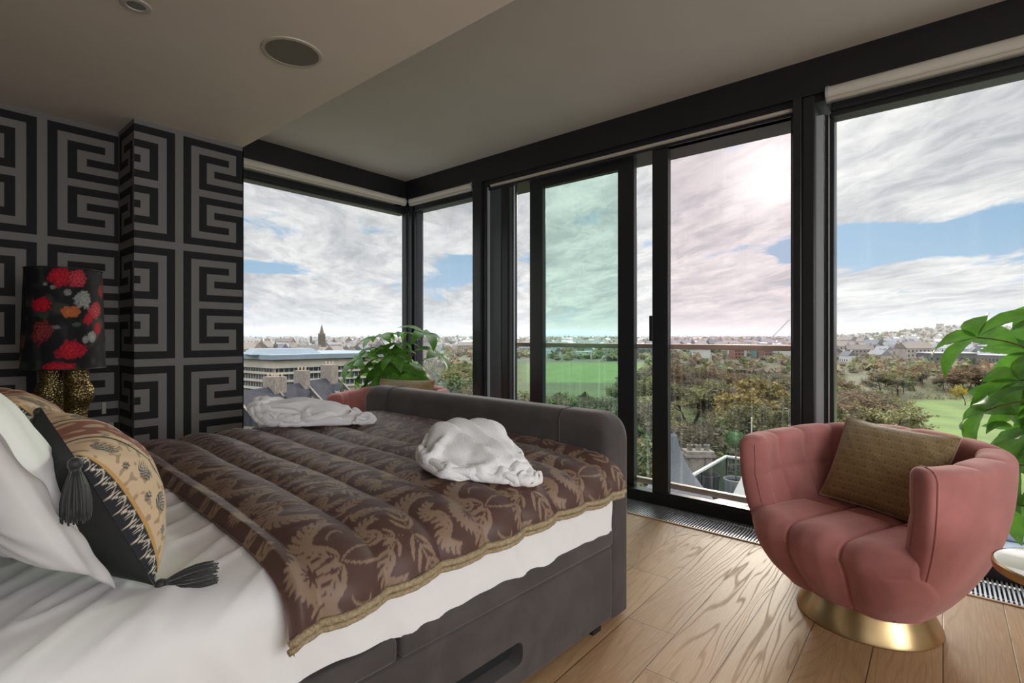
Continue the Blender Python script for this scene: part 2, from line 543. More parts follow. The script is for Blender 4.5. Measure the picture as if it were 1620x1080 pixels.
def key_wall(name, fix, s_origin, a0, a1, axis, label):
    """vertical wall at x=fix (axis 'y') or y=fix (axis 'x'), spanning a0..a1, papered"""
    V, F, mi = [], [], []
    acuts = {a0, a1}; k = math.floor((a0 - s_origin) / U)
    while s_origin + k * U < a1:
        q = s_origin + k * U
        if a0 < q < a1: acuts.add(q)
        k += 1
    zcuts = {0.0, DR}; k = math.floor(-V0 / U) - 1
    while V0 + k * U < DR:
        q = V0 + k * U
        if 0 < q < DR: zcuts.add(q)
        k += 1
    A, Z = sorted(acuts), sorted(zcuts)
    idx = {}
    for i, a in enumerate(A):
        for j, z in enumerate(Z):
            idx[i, j] = len(V)
            V.append((fix, a, z) if axis == 'y' else (a, fix, z))
    for i in range(len(A) - 1):
        for j in range(len(Z) - 1):
            am, zm = (A[i] + A[i + 1]) / 2, (Z[j] + Z[j + 1]) / 2
            c = math.floor((am - s_origin) / U); r = -math.floor((zm - V0) / U)
            q = (idx[i, j], idx[i + 1, j], idx[i + 1, j + 1], idx[i, j + 1])
            F.append(q); mi.append(1 if key_cell(c, r) else 0)
    me = npmesh(name, V, F)
    o = link(name, me, [M['wp_dark'], M['wp_grey']])
    me.polygons.foreach_set('material_index', mi); me.update()
    return structure(o, label)


XP, XREC = -3.85, -4.20
key_wall('wall_back_recess', XREC, S1['recess'], -3.0, .952, 'y', 'recessed wall in black and taupe greek key wallpaper')
key_wall('wall_back_pier', XP, S1['face'], .952, 1.605, 'y', 'projecting pier in black and taupe greek key wallpaper')
key_wall('wall_back_return', .952, XP + .06, XREC, XP, 'x', 'narrow return between recess and pier, greek key wallpaper')
bm = bmesh.new(); box(bm, XB, XP, 1.598, 1.605, 0, DR)
structure(obj('wall_back_reveal', bm, M['plain']))

# ---- black steel ring beam under the upper ceiling
bm = bmesh.new()
box(bm, XB - .25, XR, YF - .03, YF + .3, 2.715, CE)
box(bm, XB - .25, XB + .03, YD + .01, YF + .3, 2.715, CE)
# lower flange line of the beam
box(bm, XB - .25, XR, YF - .045, YF - .03, 2.715, 2.765)
box(bm, XB + .03, XB + .045, YD + .01, YF + .3, 2.715, 2.765)
# lintel over the sliding doors
box(bm, -3.474, -.55, YF - .02, YF + .3, 2.672, 2.715)
structure(obj('trim_1', bm, M['steel']), 'black steel beam around the upper ceiling')

# ---- head rails over the panes
bm = bmesh.new()
box(bm, XB - .12, XB + .0, YD + .01, YF, 2.585, 2.665, .006)
box(bm, XB - .12, XB + .03, YD + .01, YF, 2.60, 2.615)
box(bm, -4.40, -3.474, YF, YF + .12, 2.60, 2.665, .006)
box(bm, -.52, XR, YF, YF + .12, 2.57, 2.655, .006)
box(bm, -.52, XR, YF - .02, YF, 2.60, 2.615)
box(bm, -3.474, -.6, YF + .0, YF + .30, 2.632, 2.672)
structure(obj('trim_2', bm, M['frame']), 'black head rails of the windows')

# ---- posts
bm = bmesh.new()
box(bm, -4.60, -4.52, YF - .02, YF + .12, 0, 2.67, .008)
box(bm, -4.50, -4.455, YF + .0, YF + .10, 0, 2.67, .006)
box(bm, -4.435, -4.395, YF + .02, YF + .12, 0, 2.67, .006)
structure(obj('trim_3', bm, M['frame']), 'slim corner post between the two windows')
bm = bmesh.new()
box(bm, -4.52, -4.50, YF + .0, YF + .08, 0, 2.62); box(bm, -4.455, -4.435, YF + .03, YF + .10, 0, 2.62)
structure(obj('trim_4', bm, M['frame_mid']), 'anthracite reveals of the corner post')

bm = bmesh.new()
box(bm, -3.474, -3.36, YF - .06, YF + .20, 0, 2.715, .008)
box(bm, -3.36, -3.318, YF - .03, YF + .12, 0, 2.70, .006)
box(bm, -3.18, -3.10, YF + .03, YF + .09, 0, 2.66, .006)
box(bm, -3.06, -3.035, YF + .05, YF + .09, 0, 2.66, .004)
structure(obj('trim_5', bm, M['frame']), 'black post left of the sliding doors')
bm = bmesh.new()
box(bm, -3.318, -3.18, YF + .02, YF + .10, 0, 2.66)
box(bm, -3.10, -3.06, YF + .045, YF + .09, 0, 2.66)
structure(obj('trim_6', bm, M['frame_mid']), 'grey door jamb left of the sliding doors')
bm = bmesh.new()
box(bm, -3.327, -3.316, YF - .012, YF + .03, 0, 2.66)
box(bm, -3.040, -3.033, YF + .042, YF + .052, 0, 2.66)
structure(obj('trim_7', bm, M['frame_alu']), 'thin bright edges of the door jamb')

bm = bmesh.new()
box(bm, -.715, -.665, YF - .06, YF + .22, 0, 2.715, .006)
box(bm, -.665, -.598, YF - .035, YF + .22, 0, 2.715, .006)
box(bm, -.555, -.505, YF + .03, YF + .13, 0, 2.60, .004)
structure(obj('trim_8', bm, M['frame']), 'black post between the doors and the right window')
bm = bmesh.new()
box(bm, -.598, -.560, YF + .015, YF + .12, 0, 2.60)
box(bm, -.535, -.529, YF + .022, YF + .03, 0, 2.60)
structure(obj('trim_9', bm, M['frame_alu']), 'aluminium edge beside the right window')

# ---- sills
bm = bmesh.new()
box(bm, -4.40, XR, YF + .0, YF + .10, -.02, .082, .006)
box(bm, XB - .10, XB + .02, YD + .01, YF, -.02, .30, .006)
structure(obj('trim_10', bm, M['frame']), 'black threshold under the doors and windows')
bm = bmesh.new(); box(bm, -4.40, XR, YF + .10, YF + .19, .0, .052, .004)
structure(obj('trim_11', bm, M['frame_alu']), 'pale outer sill strip')


def pane(name, x0, x1, y, z0, z1, m, along='x', label=None):
    bm = bmesh.new()
    if along == 'x': box(bm, x0, x1, y, y + .004, z0, z1)
    else: box(bm, y, y + .004, x0, x1, z0, z1)
    return structure(obj(name, bm, m), label)


pane('window_1', YD + .02, YF, XB - .06, .30, 2.59, M['glass'], 'y', 'corner window facing the old town')
pane('window_2', -4.395, -3.474, YF + .06, .08, 2.61, M['glass'], 'x', 'narrow fixed window right of the corner')
pane('window_3', -.505, XR, YF + .06, .08, 2.58, M['glass'], 'x', 'large window right of the doors')


def door_leaf(name, x0, w0, x1, w1, y, ztop, gm, label, handle=None):
    bm = bmesh.new()
    box(bm, x0, x0 + w0, y, y + .055, .06, 2.66, .004); box(bm, x1 - w1, x1, y, y + .055, .06, 2.66, .004)
    box(bm, x0 + w0, x1 - w1, y, y + .055, ztop, 2.66); box(bm, x0 + w0, x1 - w1, y, y + .055, .06, .095)
    o = structure(obj(name, bm, M['frame']), label)
    bm = bmesh.new(); box(bm, x0 + w0, x1 - w1, y + .025, y + .031, .09, ztop)
    obj('door_glass', bm, gm, o)
    if handle:
        bm = bmesh.new(); box(bm, handle - .014, handle + .014, y - .03, y - .018, 1.21, 1.40, .004)
        box(bm, handle - .006, handle + .006, y - .02, y + .002, 1.24, 1.25); box(bm, handle - .006, handle + .006, y - .02, y + .002, 1.36, 1.37)
        obj('door_handle', bm, M['frame'], o)
    return o


door_leaf('door_1', -2.882, .143, -1.851, .142, 3.70, 2.573, M['glass_green'], 'sliding door leaf with green tinted glass', None)
door_leaf('door_2', -1.671, .123, -.70, .04, 3.635, 2.632, M['glass_pink'], 'sliding door leaf with faintly pink glass', -1.668)

# ---- roller blinds
def blind(name, p0, p1, z, r, label, drop, ends=True):
    p0, p1 = Vector(p0), Vector(p1)
    t = thing(name, label, 'roller blind', ((p0 + p1) / 2).to_tuple()[:2] + (z,), 0, 'roller blinds over the windows')
    c = Vector(t.location)
    a, b = p0 - c, p1 - c; a.z = b.z = 0
    bm = bmesh.new(); tube(bm, [a, b], r, 20)
    obj('roll', bm, M['blind'], t, True, 40)
    d = (b - a).normalized(); n = Vector((-d.y, d.x, 0))
    if n.dot(Vector((-c.x, -c.y, 0))) < 0: n = -n
    bm = bmesh.new(); tube(bm, [a + n * (r * .75) + Vector((0, 0, -drop)), b + n * (r * .75) + Vector((0, 0, -drop))], .011, 8)
    obj('bottom_bar', bm, M['blindtrim'], t, True, 40)
    if ends:
        for q in (a, b):
            bm = bmesh.new(); tube(bm, [q - d * .008, q + d * .008], r * 1.12, 14)
            obj('bracket', bm, M['frame_alu'], t, True, 40)
    return t


blind('roller_blind', (XB + .05, YD + .03, 0), (XB + .05, YF - .07, 0), 2.703, .040, 'cream roller blind rolled up over the corner window', .036)
blind('roller_blind', (-4.43, YF - .015, 0), (-3.50, YF - .015, 0), 2.703, .040, 'short cream roller blind rolled up over the narrow window', .036)
blind('roller_blind', (-.53, YF - .03, 0), (XR - .05, YF - .03, 0), 2.696, .044, 'cream roller blind rolled up over the large right window', .040)
bm = bmesh.new(); box(bm, -3.27, -.70, YF - .03, YF + .0, 2.652, 2.671, .003)
tag(obj('blind_bar', bm, M['blindtrim']), 'slim beige bottom bar of the recessed blind over the sliding doors', 'blind bar')

# ---- trench grille along the glass
t = thing('floor_grille', 'long aluminium trench grille set in the oak floor along the glass', 'grille', (-.7, 3.47, 0))
bm = bmesh.new(); box(bm, -3.7, 3.7, -.155, .15, -.29, -.028)
obj('trench', bm, M['gdark'], t)
bm = bmesh.new()
x = -3.65
while x < 3.6:
    box(bm, x, x + .0085, -.135, .145, -.022, .002)
    x += .0178
obj('slats', bm, M['grille'], t)
bm = bmesh.new()
for yy in (-.07, .07): box(bm, -3.7, 3.7, yy - .003, yy + .003, -.024, -.010)
obj('tie_rod', bm, M['grille'], t)
bm = bmesh.new(); box(bm, -3.7, 3.7, -.155, -.137, -.03, .006, .002)
obj('edge_strip', bm, M['oaktrim'], t)

# ---- ceiling fittings
t = thing('ceiling_speaker', 'round taupe speaker flush in the lower ceiling', 'speaker', (-2.38, 1.215, DR))
bm = bmesh.new(); lathe(bm, [(.118, -.004), (.118, .002)], 40); obj('mesh_cover', bm, M['speaker'], t, True, 30)
bm = bmesh.new(); lathe(bm, [(.119, .001), (.119, -.006), (.134, -.005), (.136, .001)], 40, cap=False); obj('rim', bm, M['blindtrim'], t, True, 50)
t = thing('downlight', 'small round recessed downlight in the lower ceiling', 'downlight', (-2.53, .632, DR))
bm = bmesh.new(); lathe(bm, [(.032, .001), (.034, -.005), (.052, -.004), (.055, .001)], 32, cap=False); obj('rim', bm, M['plain'], t, True, 50)
bm = bmesh.new(); lathe(bm, [(.033, -.001), (.020, -.003), (.004, -.003)], 24); obj('lamp', bm, M['lens'], t, True, 50)

# ---- plates on the recess wall
def plate(name, y0, y1, z0, z1, label, cat, dial=False):
    t = thing(name, label, cat, (XREC, (y0 + y1) / 2, (z0 + z1) / 2))
    bm = bmesh.new(); box(bm, 0, .012, -(y1 - y0) / 2, (y1 - y0) / 2, -(z1 - z0) / 2, (z1 - z0) / 2, .003)
    obj('plate', bm, M['socket'], t)
    if dial:
        bm = bmesh.new(); tube(bm, [(.010, 0, 0), (.03, 0, 0)], [.030, .027], 24); obj('dial', bm, M['socket'], t, True, 40)


plate('dimmer_switch', .835, .925, .59, .68, 'square dimmer switch with round dial on the wallpaper right of the lamp', 'switch', True)
plate('wall_plate', .862, .885, .742, .818, 'small upright bronze plate above the dimmer switch', 'wall plate')
plate('wall_plate', .79, .808, .604, .72, 'slim upright plate between the lamp legs and the dimmer switch', 'wall plate')
plate('wall_plate', .928, .946, .49, .625, 'slim upright plate low by the pier corner, right of the dimmer switch', 'wall plate')

# ================================================================== BED
BED_ROT = math.radians(-3.5)
BED_LOC = (-1.07, 1.96)
MT = .695                       # top of the mattress


def bedw(x, y):
    c, s = math.cos(BED_ROT), math.sin(BED_ROT)
    return (BED_LOC[0] + c * x - s * y, BED_LOC[1] + s * x + c * y)


bed = thing('bed', 'grey velvet double bed with a tall rounded footboard and white fitted sheet', 'bed', (*BED_LOC, 0), BED_ROT)
BW = 1.98

# side base with the hand slot
bm = bmesh.new(); box(bm, -BW, -.004, -2.05, -.005, .05, .362, .018, 3)
base = obj('bed_base', bm, M['velvet_grey'], bed)
bm = bmesh.new(); box(bm, -.13, .1, -.98, -.575, .125, .205, .028, 5)
cut = obj('cutter', bm, None)
cut.parent = bed
md = base.modifiers.new('slot', 'BOOLEAN'); md.object = cut; md.operation = 'DIFFERENCE'; md.solver = 'EXACT'
apply_mods(base)
bpy.data.objects.remove(cut)
bm = bmesh.new(); box(bm, -.062, -.058, -.978, -.577, .127, .203)
obj('slot_shade', bm, M['gdark'], bed)  # black sheet added inside the slot to stand in for its shade
bm = bmesh.new()
box(bm, -BW + .01, .004, -1.075, -.012, .364, .432, .016, 3)
box(bm, -BW + .01, .004, -2.05, -1.085, .364, .432, .016, 3)
obj('mattress_platform', bm, M['velvet_grey'], bed, True, 40)
for fx, fy in ((-.07, -.07), (-BW + .07, -.07), (-.07, -1.98), (-BW + .07, -1.98)):
    bm = bmesh.new(); box(bm, fx - .03, fx + .03, fy - .03, fy + .03, 0, .052, .004)
    obj('foot', bm, M['black'], bed)

# footboard: bullnose slab
def slab_profile(y0, y1, z0, z1, r, n=10):
    pts = [(y0, z0)]
    for k in range(n + 1):
        a = pi - k * (pi / 2) / n
        pts.append((y0 + r + r * math.cos(a), z1 - r + r * math.sin(a)))
    for k in range(n + 1):
        a = pi / 2 - k * (pi / 2) / n
        pts.append((y1 - r + r * math.cos(a), z1 - r + r * math.sin(a)))
    pts.append((y1, z0))
    return pts


def footboard():
    FZ, r = .908, .055
    xs, sc_ = [], []
    x0, x1, R = -2.03, -.025, .11
    prof = slab_profile(.003, .175, .03, FZ, .062)
    # rounded shoulders at both ends: the top drops along a quarter circle
    for k in range(13):
        a = k / 12 * pi / 2
        xs.append(x0 + R * (1 - math.sin(a)) * 1.0 if False else x0 + R * (1 - math.cos(a))); sc_.append(R * (1 - math.sin(a)))
    mid = np.linspace(x0 + R, x1 - R, 40)[1:-1]
    xs += list(mid); sc_ += [0] * len(mid)
    for k in range(13):
        a = pi / 2 - k / 12 * pi / 2
        xs.append(x1 - R * (1 - math.cos(a))); sc_.append(R * (1 - math.sin(a)))
    A = []
    for i, (x, d) in enumerate(zip(xs, sc_)):
        # ends are rounded in plan as well
        e = min(x - x0, x1 - x); f = 1.0
        if e < .05: f = .45 + .55 * math.sqrt(max(0, 1 - (1 - e / .05) ** 2))
        row = []
        for (y, z) in prof:
            ym = .089
            zz = z if z < .1 else z - d * sm(z, .55, FZ)
            row.append((x, ym + (y - ym) * f, zz))
        A.append(row)
    A = np.array(A)
    o = grid('footboard', A, M['velvet_grey'], bed)
    me = o.data
    bm = bmesh.new(); bm.from_mesh(me)
    nv = len(prof)
    bm.verts.ensure_lookup_table()
    bm.faces.new([bm.verts[i] for i in range(nv)][::-1])
    bm.faces.new([bm.verts[(len(xs) - 1) * nv + i] for i in range(nv)])
    bmesh.ops.recalc_face_normals(bm, faces=bm.faces[:])
    bm.to_mesh(me); bm.free()
    me.polygons.foreach_set('use_smooth', [True] * len(me.polygons)); me.set_sharp_from_angle(angle=math.radians(50))
    # sewn seams
    for xx in (-.30, -1.72):
        bm = bmesh.new()
        tube(bm, [(xx, y, z) for (y, z) in [(p[0], p[1]) for p in slab_profile(.0015, .1765, .5, FZ + .0015, .062)]], .0022, 6)
        obj('seam', bm, M['velvet_grey'], bed)


footboard()
bm = bmesh.new(); box(bm, -2.03, .02, -2.17, -2.06, .05, 1.15, .04, 4)
obj('headboard', bm, M['velvet_grey'], bed, True, 40)


# mattress and sheet: an arched strip swept along the bed
def bed_profile(zs, ztop, over, n=120, p=9.0, out=0.0, cx=-.99, hw=.985):
    """cross profile from the near bottom over the top to the far bottom, resampled by length"""
    pts = []
    for k in range(400):
        a = pi * k / 399
        c, s = math.cos(a), math.sin(a)
        x = cx + (hw + out) * math.copysign(abs(c) ** (2 / p), c)
        z = zs + (ztop - zs) * abs(s) ** (2 / over)
        pts.append((x, z))
    pts = np.array(pts)
    d = np.r_[0, np.cumsum(np.hypot(*np.diff(pts, axis=0).T))]
    q = np.linspace(0, d[-1], n)
    return np.stack([np.interp(q, d, pts[:, 0]), np.interp(q, d, pts[:, 1])], 1), q


NV = 130
ys = np.linspace(-2.05, -.012, NV)
rows = []
for j, y in enumerate(ys):
    zb = .405 + .02 * math.sin(y * 9.0 + 1) * (0.6 + .4 * math.sin(y * 23)) + .03 * sm(-y, .55, 1.1) * (1 - sm(-y, 1.15, 1.5)) - .02 * sm(-y, .0, .25) * 0
    pr_, q = bed_profile(zb, MT, 7.0, 200, 13.0, .0)
    rows.append(np.stack([pr_[:, 0], np.full(200, y), pr_[:, 1]], 1))
A = np.array(rows)
pp = A.reshape(-1, 3)
side = sm(A[..., 2], .66, .58)
# vertical drapes on the side, long soft creases towards the head on the top
w1 = vnoise(np.stack([pp[:, 1] * 1.0 + pp[:, 2] * .55, pp[:, 2] * .15, pp[:, 0] * .2], 1), 13, 3).reshape(A.shape[:2])
w2 = vnoise(np.stack([pp[:, 0] * 1.1 + pp[:, 1] * .4, pp[:, 1] * .5 - pp[:, 0] * .35, pp[:, 2]], 1), 7, 9).reshape(A.shape[:2])
w3 = 1 - np.abs(vnoise(np.stack([pp[:, 0] + pp[:, 1] * .8, pp[:, 1] * .35, pp[:, 2]], 1), 9, 5).reshape(A.shape[:2])) * 2.2
A[..., 0] += side * w1 * .016
A[..., 2] += (1 - side) * (w2 * .007 + np.clip(w3, 0, 1) ** 4 * .009)
grid('mattress', A, M['white_sheet'], bed)


# ---- damask tile drawn as tapered strokes
def bez(p0, p1, p2, p3, n=36):
    t = np.linspace(0, 1, n)[:, None]
    return ((1 - t) ** 3) * p0 + 3 * (1 - t) ** 2 * t * p1 + 3 * (1 - t) * t ** 2 * p2 + t ** 3 * p3


def stroke(img, pts, w, power=.8, sizes=None, base=0.0):
    """fill a tapered stroke on a wrapping bitmap; pts in 0..1 tile units (y scaled by aspect)"""
    H_, W_ = img.shape
    n = len(pts)
    for i in range(n):
        f = max(math.sin(pi * (i + .5) / n) ** power, base * (1 - i / n))
        r = w * f
        cx, cy = pts[i, 0] * W_, pts[i, 1] * H_
        R = r * W_
        x0, x1 = int(cx - R) - 1, int(cx + R) + 2; y0, y1 = int(cy - R) - 1, int(cy + R) + 2
        yy, xx = np.mgrid[y0:y1, x0:x1]
        m_ = (xx - cx) ** 2 + (yy - cy) ** 2 <= R * R
        yy, xx = yy[m_] % H_, xx[m_] % W_
        img[yy, xx] = 1


def leafy(img, pts, w, leaf, nleaf, side=1, both=True, up=.6):
    stroke(img, pts, w, .5)
    n = len(pts)
    asp = img.shape[0] / img.shape[1]
    for k in range(nleaf):
        i = int((k + .6) / nleaf * (n - 2)); t = pts[i + 1] - pts[i]
        t = t * np.array([1, asp]); t /= np.linalg.norm(t) + 1e-9
        for sgn in ((1, -1) if both else (side,)):
            nrm = np.array([-t[1], t[0]]) * sgn
            L = leaf * (1 - .55 * k / nleaf)
            d0 = nrm * .8 + t * up
            e = pts[i] + (d0 * L + t * L * .5) / np.array([1, asp])
            mid = pts[i] + d0 * L * .45 / np.array([1, asp])
            stroke(img, bez(pts[i], mid, mid + (e - pts[i]) * .35, e, 22), w * 1.15, .7)


def damask(h=420, w=300):
    img = np.zeros((h, w), np.float32)
    a = np.array
    # half motif on the left; mirrored afterwards
    leafy(img, bez(a([.50, .03]), a([.16, .04]), a([.02, .22]), a([.14, .38])), .015, .125, 11)
    leafy(img, bez(a([.48, .62]), a([.36, .38]), a([.08, .50]), a([.07, .72])), .017, .13, 12)
    leafy(img, bez(a([.50, .97]), a([.38, .74]), a([.20, .78]), a([.24, .93])), .013, .085, 9)
    leafy(img, bez(a([.50, .32]), a([.44, .20]), a([.33, .18]), a([.28, .29])), .014, .085, 8)
    leafy(img, bez(a([.02, .86]), a([.12, .78]), a([.06, 1.02]), a([.22, 1.08])), .012, .075, 8)
    stroke(img, bez(a([.5, .60]), a([.40, .70]), a([.42, .86]), a([.5, .92]), 50), .010, .2)
    stroke(img, bez(a([.30, .60]), a([.22, .62]), a([.20, .70]), a([.27, .70]), 40), .010, .3)
    for k in range(7):
        an = pi * (.5 + k / 12)
        stroke(img, bez(a([.5, .46]), a([.5 + .06 * math.cos(an), .46 - .05 * math.sin(an)]), a([.5 + .14 * math.cos(an), .46 - .1 * math.sin(an)]),
                        a([.5 + .19 * math.cos(an), .46 - .13 * math.sin(an)])), .026, .9)
    img = np.maximum(img, img[:, ::-1])
    core = np.zeros_like(img)
    for k in range(6):
        an = pi * k / 5
        stroke(core, bez(a([.5, .46]), a([.5, .46]), a([.5 + .06 * math.cos(an), .46 - .04 * math.sin(an)]), a([.5 + .09 * math.cos(an), .46 - .06 * math.sin(an)])), .008, .6)
    img[core > 0] = 0
    return img


DAM = damask()


def sample_tile(img, u, v):
    """bilinear, wrapping"""
    h, w = img.shape
    x, y = (u % 1.0) * w, (v % 1.0) * h
    x0, y0 = np.floor(x).astype(int), np.floor(y).astype(int)
    fx, fy = x - x0, y - y0
    g = lambda yy, xx: img[yy % h, xx % w]
    return (g(y0, x0) * (1 - fx) * (1 - fy) + g(y0, x0 + 1) * fx * (1 - fy) + g(y0 + 1, x0) * (1 - fx) * fy + g(y0 + 1, x0 + 1) * fx * fy)


# ---- quilt
def make_quilt():
    t = thing('quilt', 'brown damask satin quilt with stitched channels and gold braid edge over the bed', 'quilt', (*BED_LOC, 0), BED_ROT)
    nu, nv = 520, 420
    yv = np.linspace(-1.40, -.012, nv)
    A = np.zeros((nv, nu, 3)); Q = np.zeros((nv, nu))
    for j, y in enumerate(yv):
        zt = float(np.interp(y, [-1.4, -.7, 0], [.582, .608, .606])) + .005 * math.sin(y * 11)
        near, q = bed_profile(zt, .728 + .012 * sm(y, -1.2, -.1), 2.6, nu, 9.0, .045)
        A[j, :, 0] = near[:, 0]; A[j, :, 1] = y; A[j, :, 2] = near[:, 1]; Q[j] = q
    # channel puffs along the normal
    dx = np.gradient(A, axis=1); dy = np.gradient(A, axis=0)
    N = np.cross(dx, dy); N /= np.linalg.norm(N, axis=2, keepdims=True) + 1e-9
    if N[nv // 2, nu // 2, 2] < 0: N = -N
    pp = A.reshape(-1, 3)
    wob = vnoise(np.stack([Q.ravel(), pp[:, 1] * .3, pp[:, 2] * 0], 1), 1.6, 4).reshape(nv, nu) * .03
    ph = (A[..., 1] + wob + 1.318) / .176
    fr = np.abs(((ph + .5) % 1.0) - .5) * 2          # 0 on the seam, 1 mid channel
    puff = .022 * (1 - (1 - np.clip(fr, 0, 1)) ** 2.2)
    n_a = vnoise(np.stack([Q.ravel() * 1.0 + .35 * pp[:, 1], pp[:, 1] * .16, pp[:, 2] * 0], 1), 26, 2).reshape(nv, nu)
    n_b = vnoise(np.stack([Q.ravel(), pp[:, 1], pp[:, 2] * 0], 1), 9, 7).reshape(nv, nu)
    h = puff + fr * (n_a * .0050 + n_b * .006)
    edge = sm(A[..., 1], -1.40, -1.37)               # rolled head edge
    h = h * (.25 + .75 * edge)
    A += N * h[..., None]
    A[..., 2] -= (1 - edge) * .02
    pat = sample_tile(DAM, Q / .37 + .2, A[..., 1] / .50 + .11)
    pat = sm(pat, .25, .75)
    dark, tan = np.array([.088, .045, .036]), np.array([.245, .165, .115])
    col = dark + (tan - dark) * pat[..., None]
    grid('cover', A.transpose(1, 0, 2), M['quilt'], t, cols=col.transpose(1, 0, 2))
    # underside roll at the head edge
    B = np.stack([A[0], A[0] + np.array([0, .012, -.028])], 1)
    grid('edge_roll', B, M['quilt'], t, cols=np.tile(dark, (B.shape[0], 2, 1)))
    # gold braid on the near long edge, a double cord
    bm = bmesh.new()
    e = A[:, 0]
    for dz, r, off in ((0.004, .010, .002), (-.016, .008, -.004)):
        pts = [(p[0] + off, p[1], p[2] + dz) for p in e[::4]]
        tube(bm, pts, [r * (1 + .10 * math.sin(i * 2.1)) for i in range(len(pts))], 8)
    obj('braid', bm, M['trimgold'], t, True)
    return t


make_quilt()


# ---- robes: terry sheets gathered into heaps
def drape(w, h, nx, ny, balls, rad0, rad1, start=(0, 0), steps=130, seed=0, z0=.22, thick=.016, pleat=(.7, 4, .6), skew=0.0):
    """let a terry sheet settle over rolled bulk while a closing ring gathers it (position based cloth);
    rad0, rad1: outlines r(angle) before and after gathering; pleat: (width kept, waves, slant)"""
    rng = np.random.default_rng(seed)
    u = (np.arange(nx) / (nx - 1) - .5) * w; v = (np.arange(ny) / (ny - 1) - .5) * h
    X = np.zeros((nx, ny, 3)); X[..., 0] = u[:, None] + start[0]; X[..., 1] = v[None] * pleat[0] + start[1]
    q = X.reshape(-1, 3)
    X[..., 2] = z0 + .03 * vnoise(q, 5, seed).reshape(nx, ny) + .012 * vnoise(q, 15, seed + 1).reshape(nx, ny) 
    ph = 2 * pi * pleat[1] * (v[None] / h + pleat[2] * u[:, None] / w)
    X[..., 2] += np.sin(ph) * h / pleat[1] * .24 * math.sqrt(max(0, 1 - pleat[0] ** 2))
    X[..., 0] += skew * X[..., 1]
    angs = np.linspace(-pi, pi, 181); R0 = np.array([rad0(a) for a in angs]); R1 = np.array([rad1(a) for a in angs])
    Pv = X.copy()
    lx, ly = w / (nx - 1), h / (ny - 1); ld = math.hypot(lx, ly)

    def con(A, B, L, k):
        d = B - A; n = np.linalg.norm(d, axis=-1, keepdims=True) + 1e-9
        c = d * ((n - L) / n * .5 * k)
        A += c; B -= c
    ii, jj = np.meshgrid(np.arange(nx), np.arange(ny), indexing='ij'); ii, jj = ii.ravel(), jj.ravel()
    near = (np.abs(ii[:, None] - ii[None]) <= 2) & (np.abs(jj[:, None] - jj[None]) <= 2)
    for s in range(steps):
        f = min(1.0, s / (steps * .6)); f = f * f * (3 - 2 * f)
        vel = (X - Pv) * .96
        Pv = X.copy()
        X += vel; X[..., 2] -= .0011
        contact = np.zeros((nx, ny), bool)
        for it in range(9):
            for a in (0, 1):
                con(X[a:-1:2], X[a + 1::2][:X[a:-1:2].shape[0]], lx, 1.0)
                con(X[:, a:-1:2], X[:, a + 1::2][:, :X[:, a:-1:2].shape[1]], ly, 1.0)
            for a in (0, 1):
                A = X[a:-1:2, :-1]; B = X[a + 1::2, 1:][:A.shape[0]]; con(A, B, ld, .35)
                A = X[a:-1:2, 1:]; B = X[a + 1::2, :-1][:A.shape[0]]; con(A, B, ld, .35)
            for a in range(4):
                A = X[a:-2:4]; B = X[a + 2::4][:A.shape[0]]; con(A, B, 2 * lx, .10)
                A = X[:, a:-2:4]; B = X[:, a + 2::4][:, :A.shape[1]]; con(A, B, 2 * ly, .10)
            for (c, sq) in balls:
                qv = (X - np.array(c)) / np.array(sq); r = np.linalg.norm(qv, axis=-1)
                m_ = r < 1
                if m_.any():
                    X[m_] = np.array(c) + qv[m_] / np.maximum(r[m_], 1e-6)[:, None] * np.array(sq); contact |= m_
            rr = np.hypot(X[..., 0], X[..., 1]) + 1e-9
            lim = np.interp(np.arctan2(X[..., 1], X[..., 0]), angs, R0 + (R1 - R0) * f)
            k_ = np.minimum(1, lim / rr); X[..., 0] *= k_; X[..., 1] *= k_
            m_ = X[..., 2] < thick * .6; contact |= m_
            X[..., 2] = np.maximum(X[..., 2], thick * .6)
            if it == 8 and s % 2 == 0 or it == 8 and s > steps - 12:
                Y = X.reshape(-1, 3)
                g2 = (Y * Y).sum(1); D2 = g2[:, None] + g2[None] - 2 * Y @ Y.T
                a_, b_ = np.nonzero((D2 < thick * thick) & ~near)
                k = a_ < b_; a_, b_ = a_[k], b_[k]
                if len(a_):
                    d = Y[b_] - Y[a_]; n = np.linalg.norm(d, axis=1, keepdims=True) + 1e-7
                    c = d * ((n - thick) / n * .5 * .6)
                    np.add.at(Y, a_, c); np.add.at(Y, b_, -c)
        Pv[contact] = Pv[contact] + (X[contact] - Pv[contact]) * .75
    I = np.arange(nx * ny).reshape(nx, ny)
    F = np.stack([I[:-1, :-1], I[1:, :-1], I[1:, 1:], I[:-1, 1:]], -1).reshape(-1, 4)
    return X.reshape(-1, 3), F.tolist()


def outline(a, b, *lobes):
    def f(t):
        r = 1 / math.sqrt((math.cos(t) / a) ** 2 + (math.sin(t) / b) ** 2)
        for (an, amp, wd) in lobes: r += amp * math.exp(-((math.remainder(t - an, 2 * pi)) / wd) ** 2)
        return r
    return f


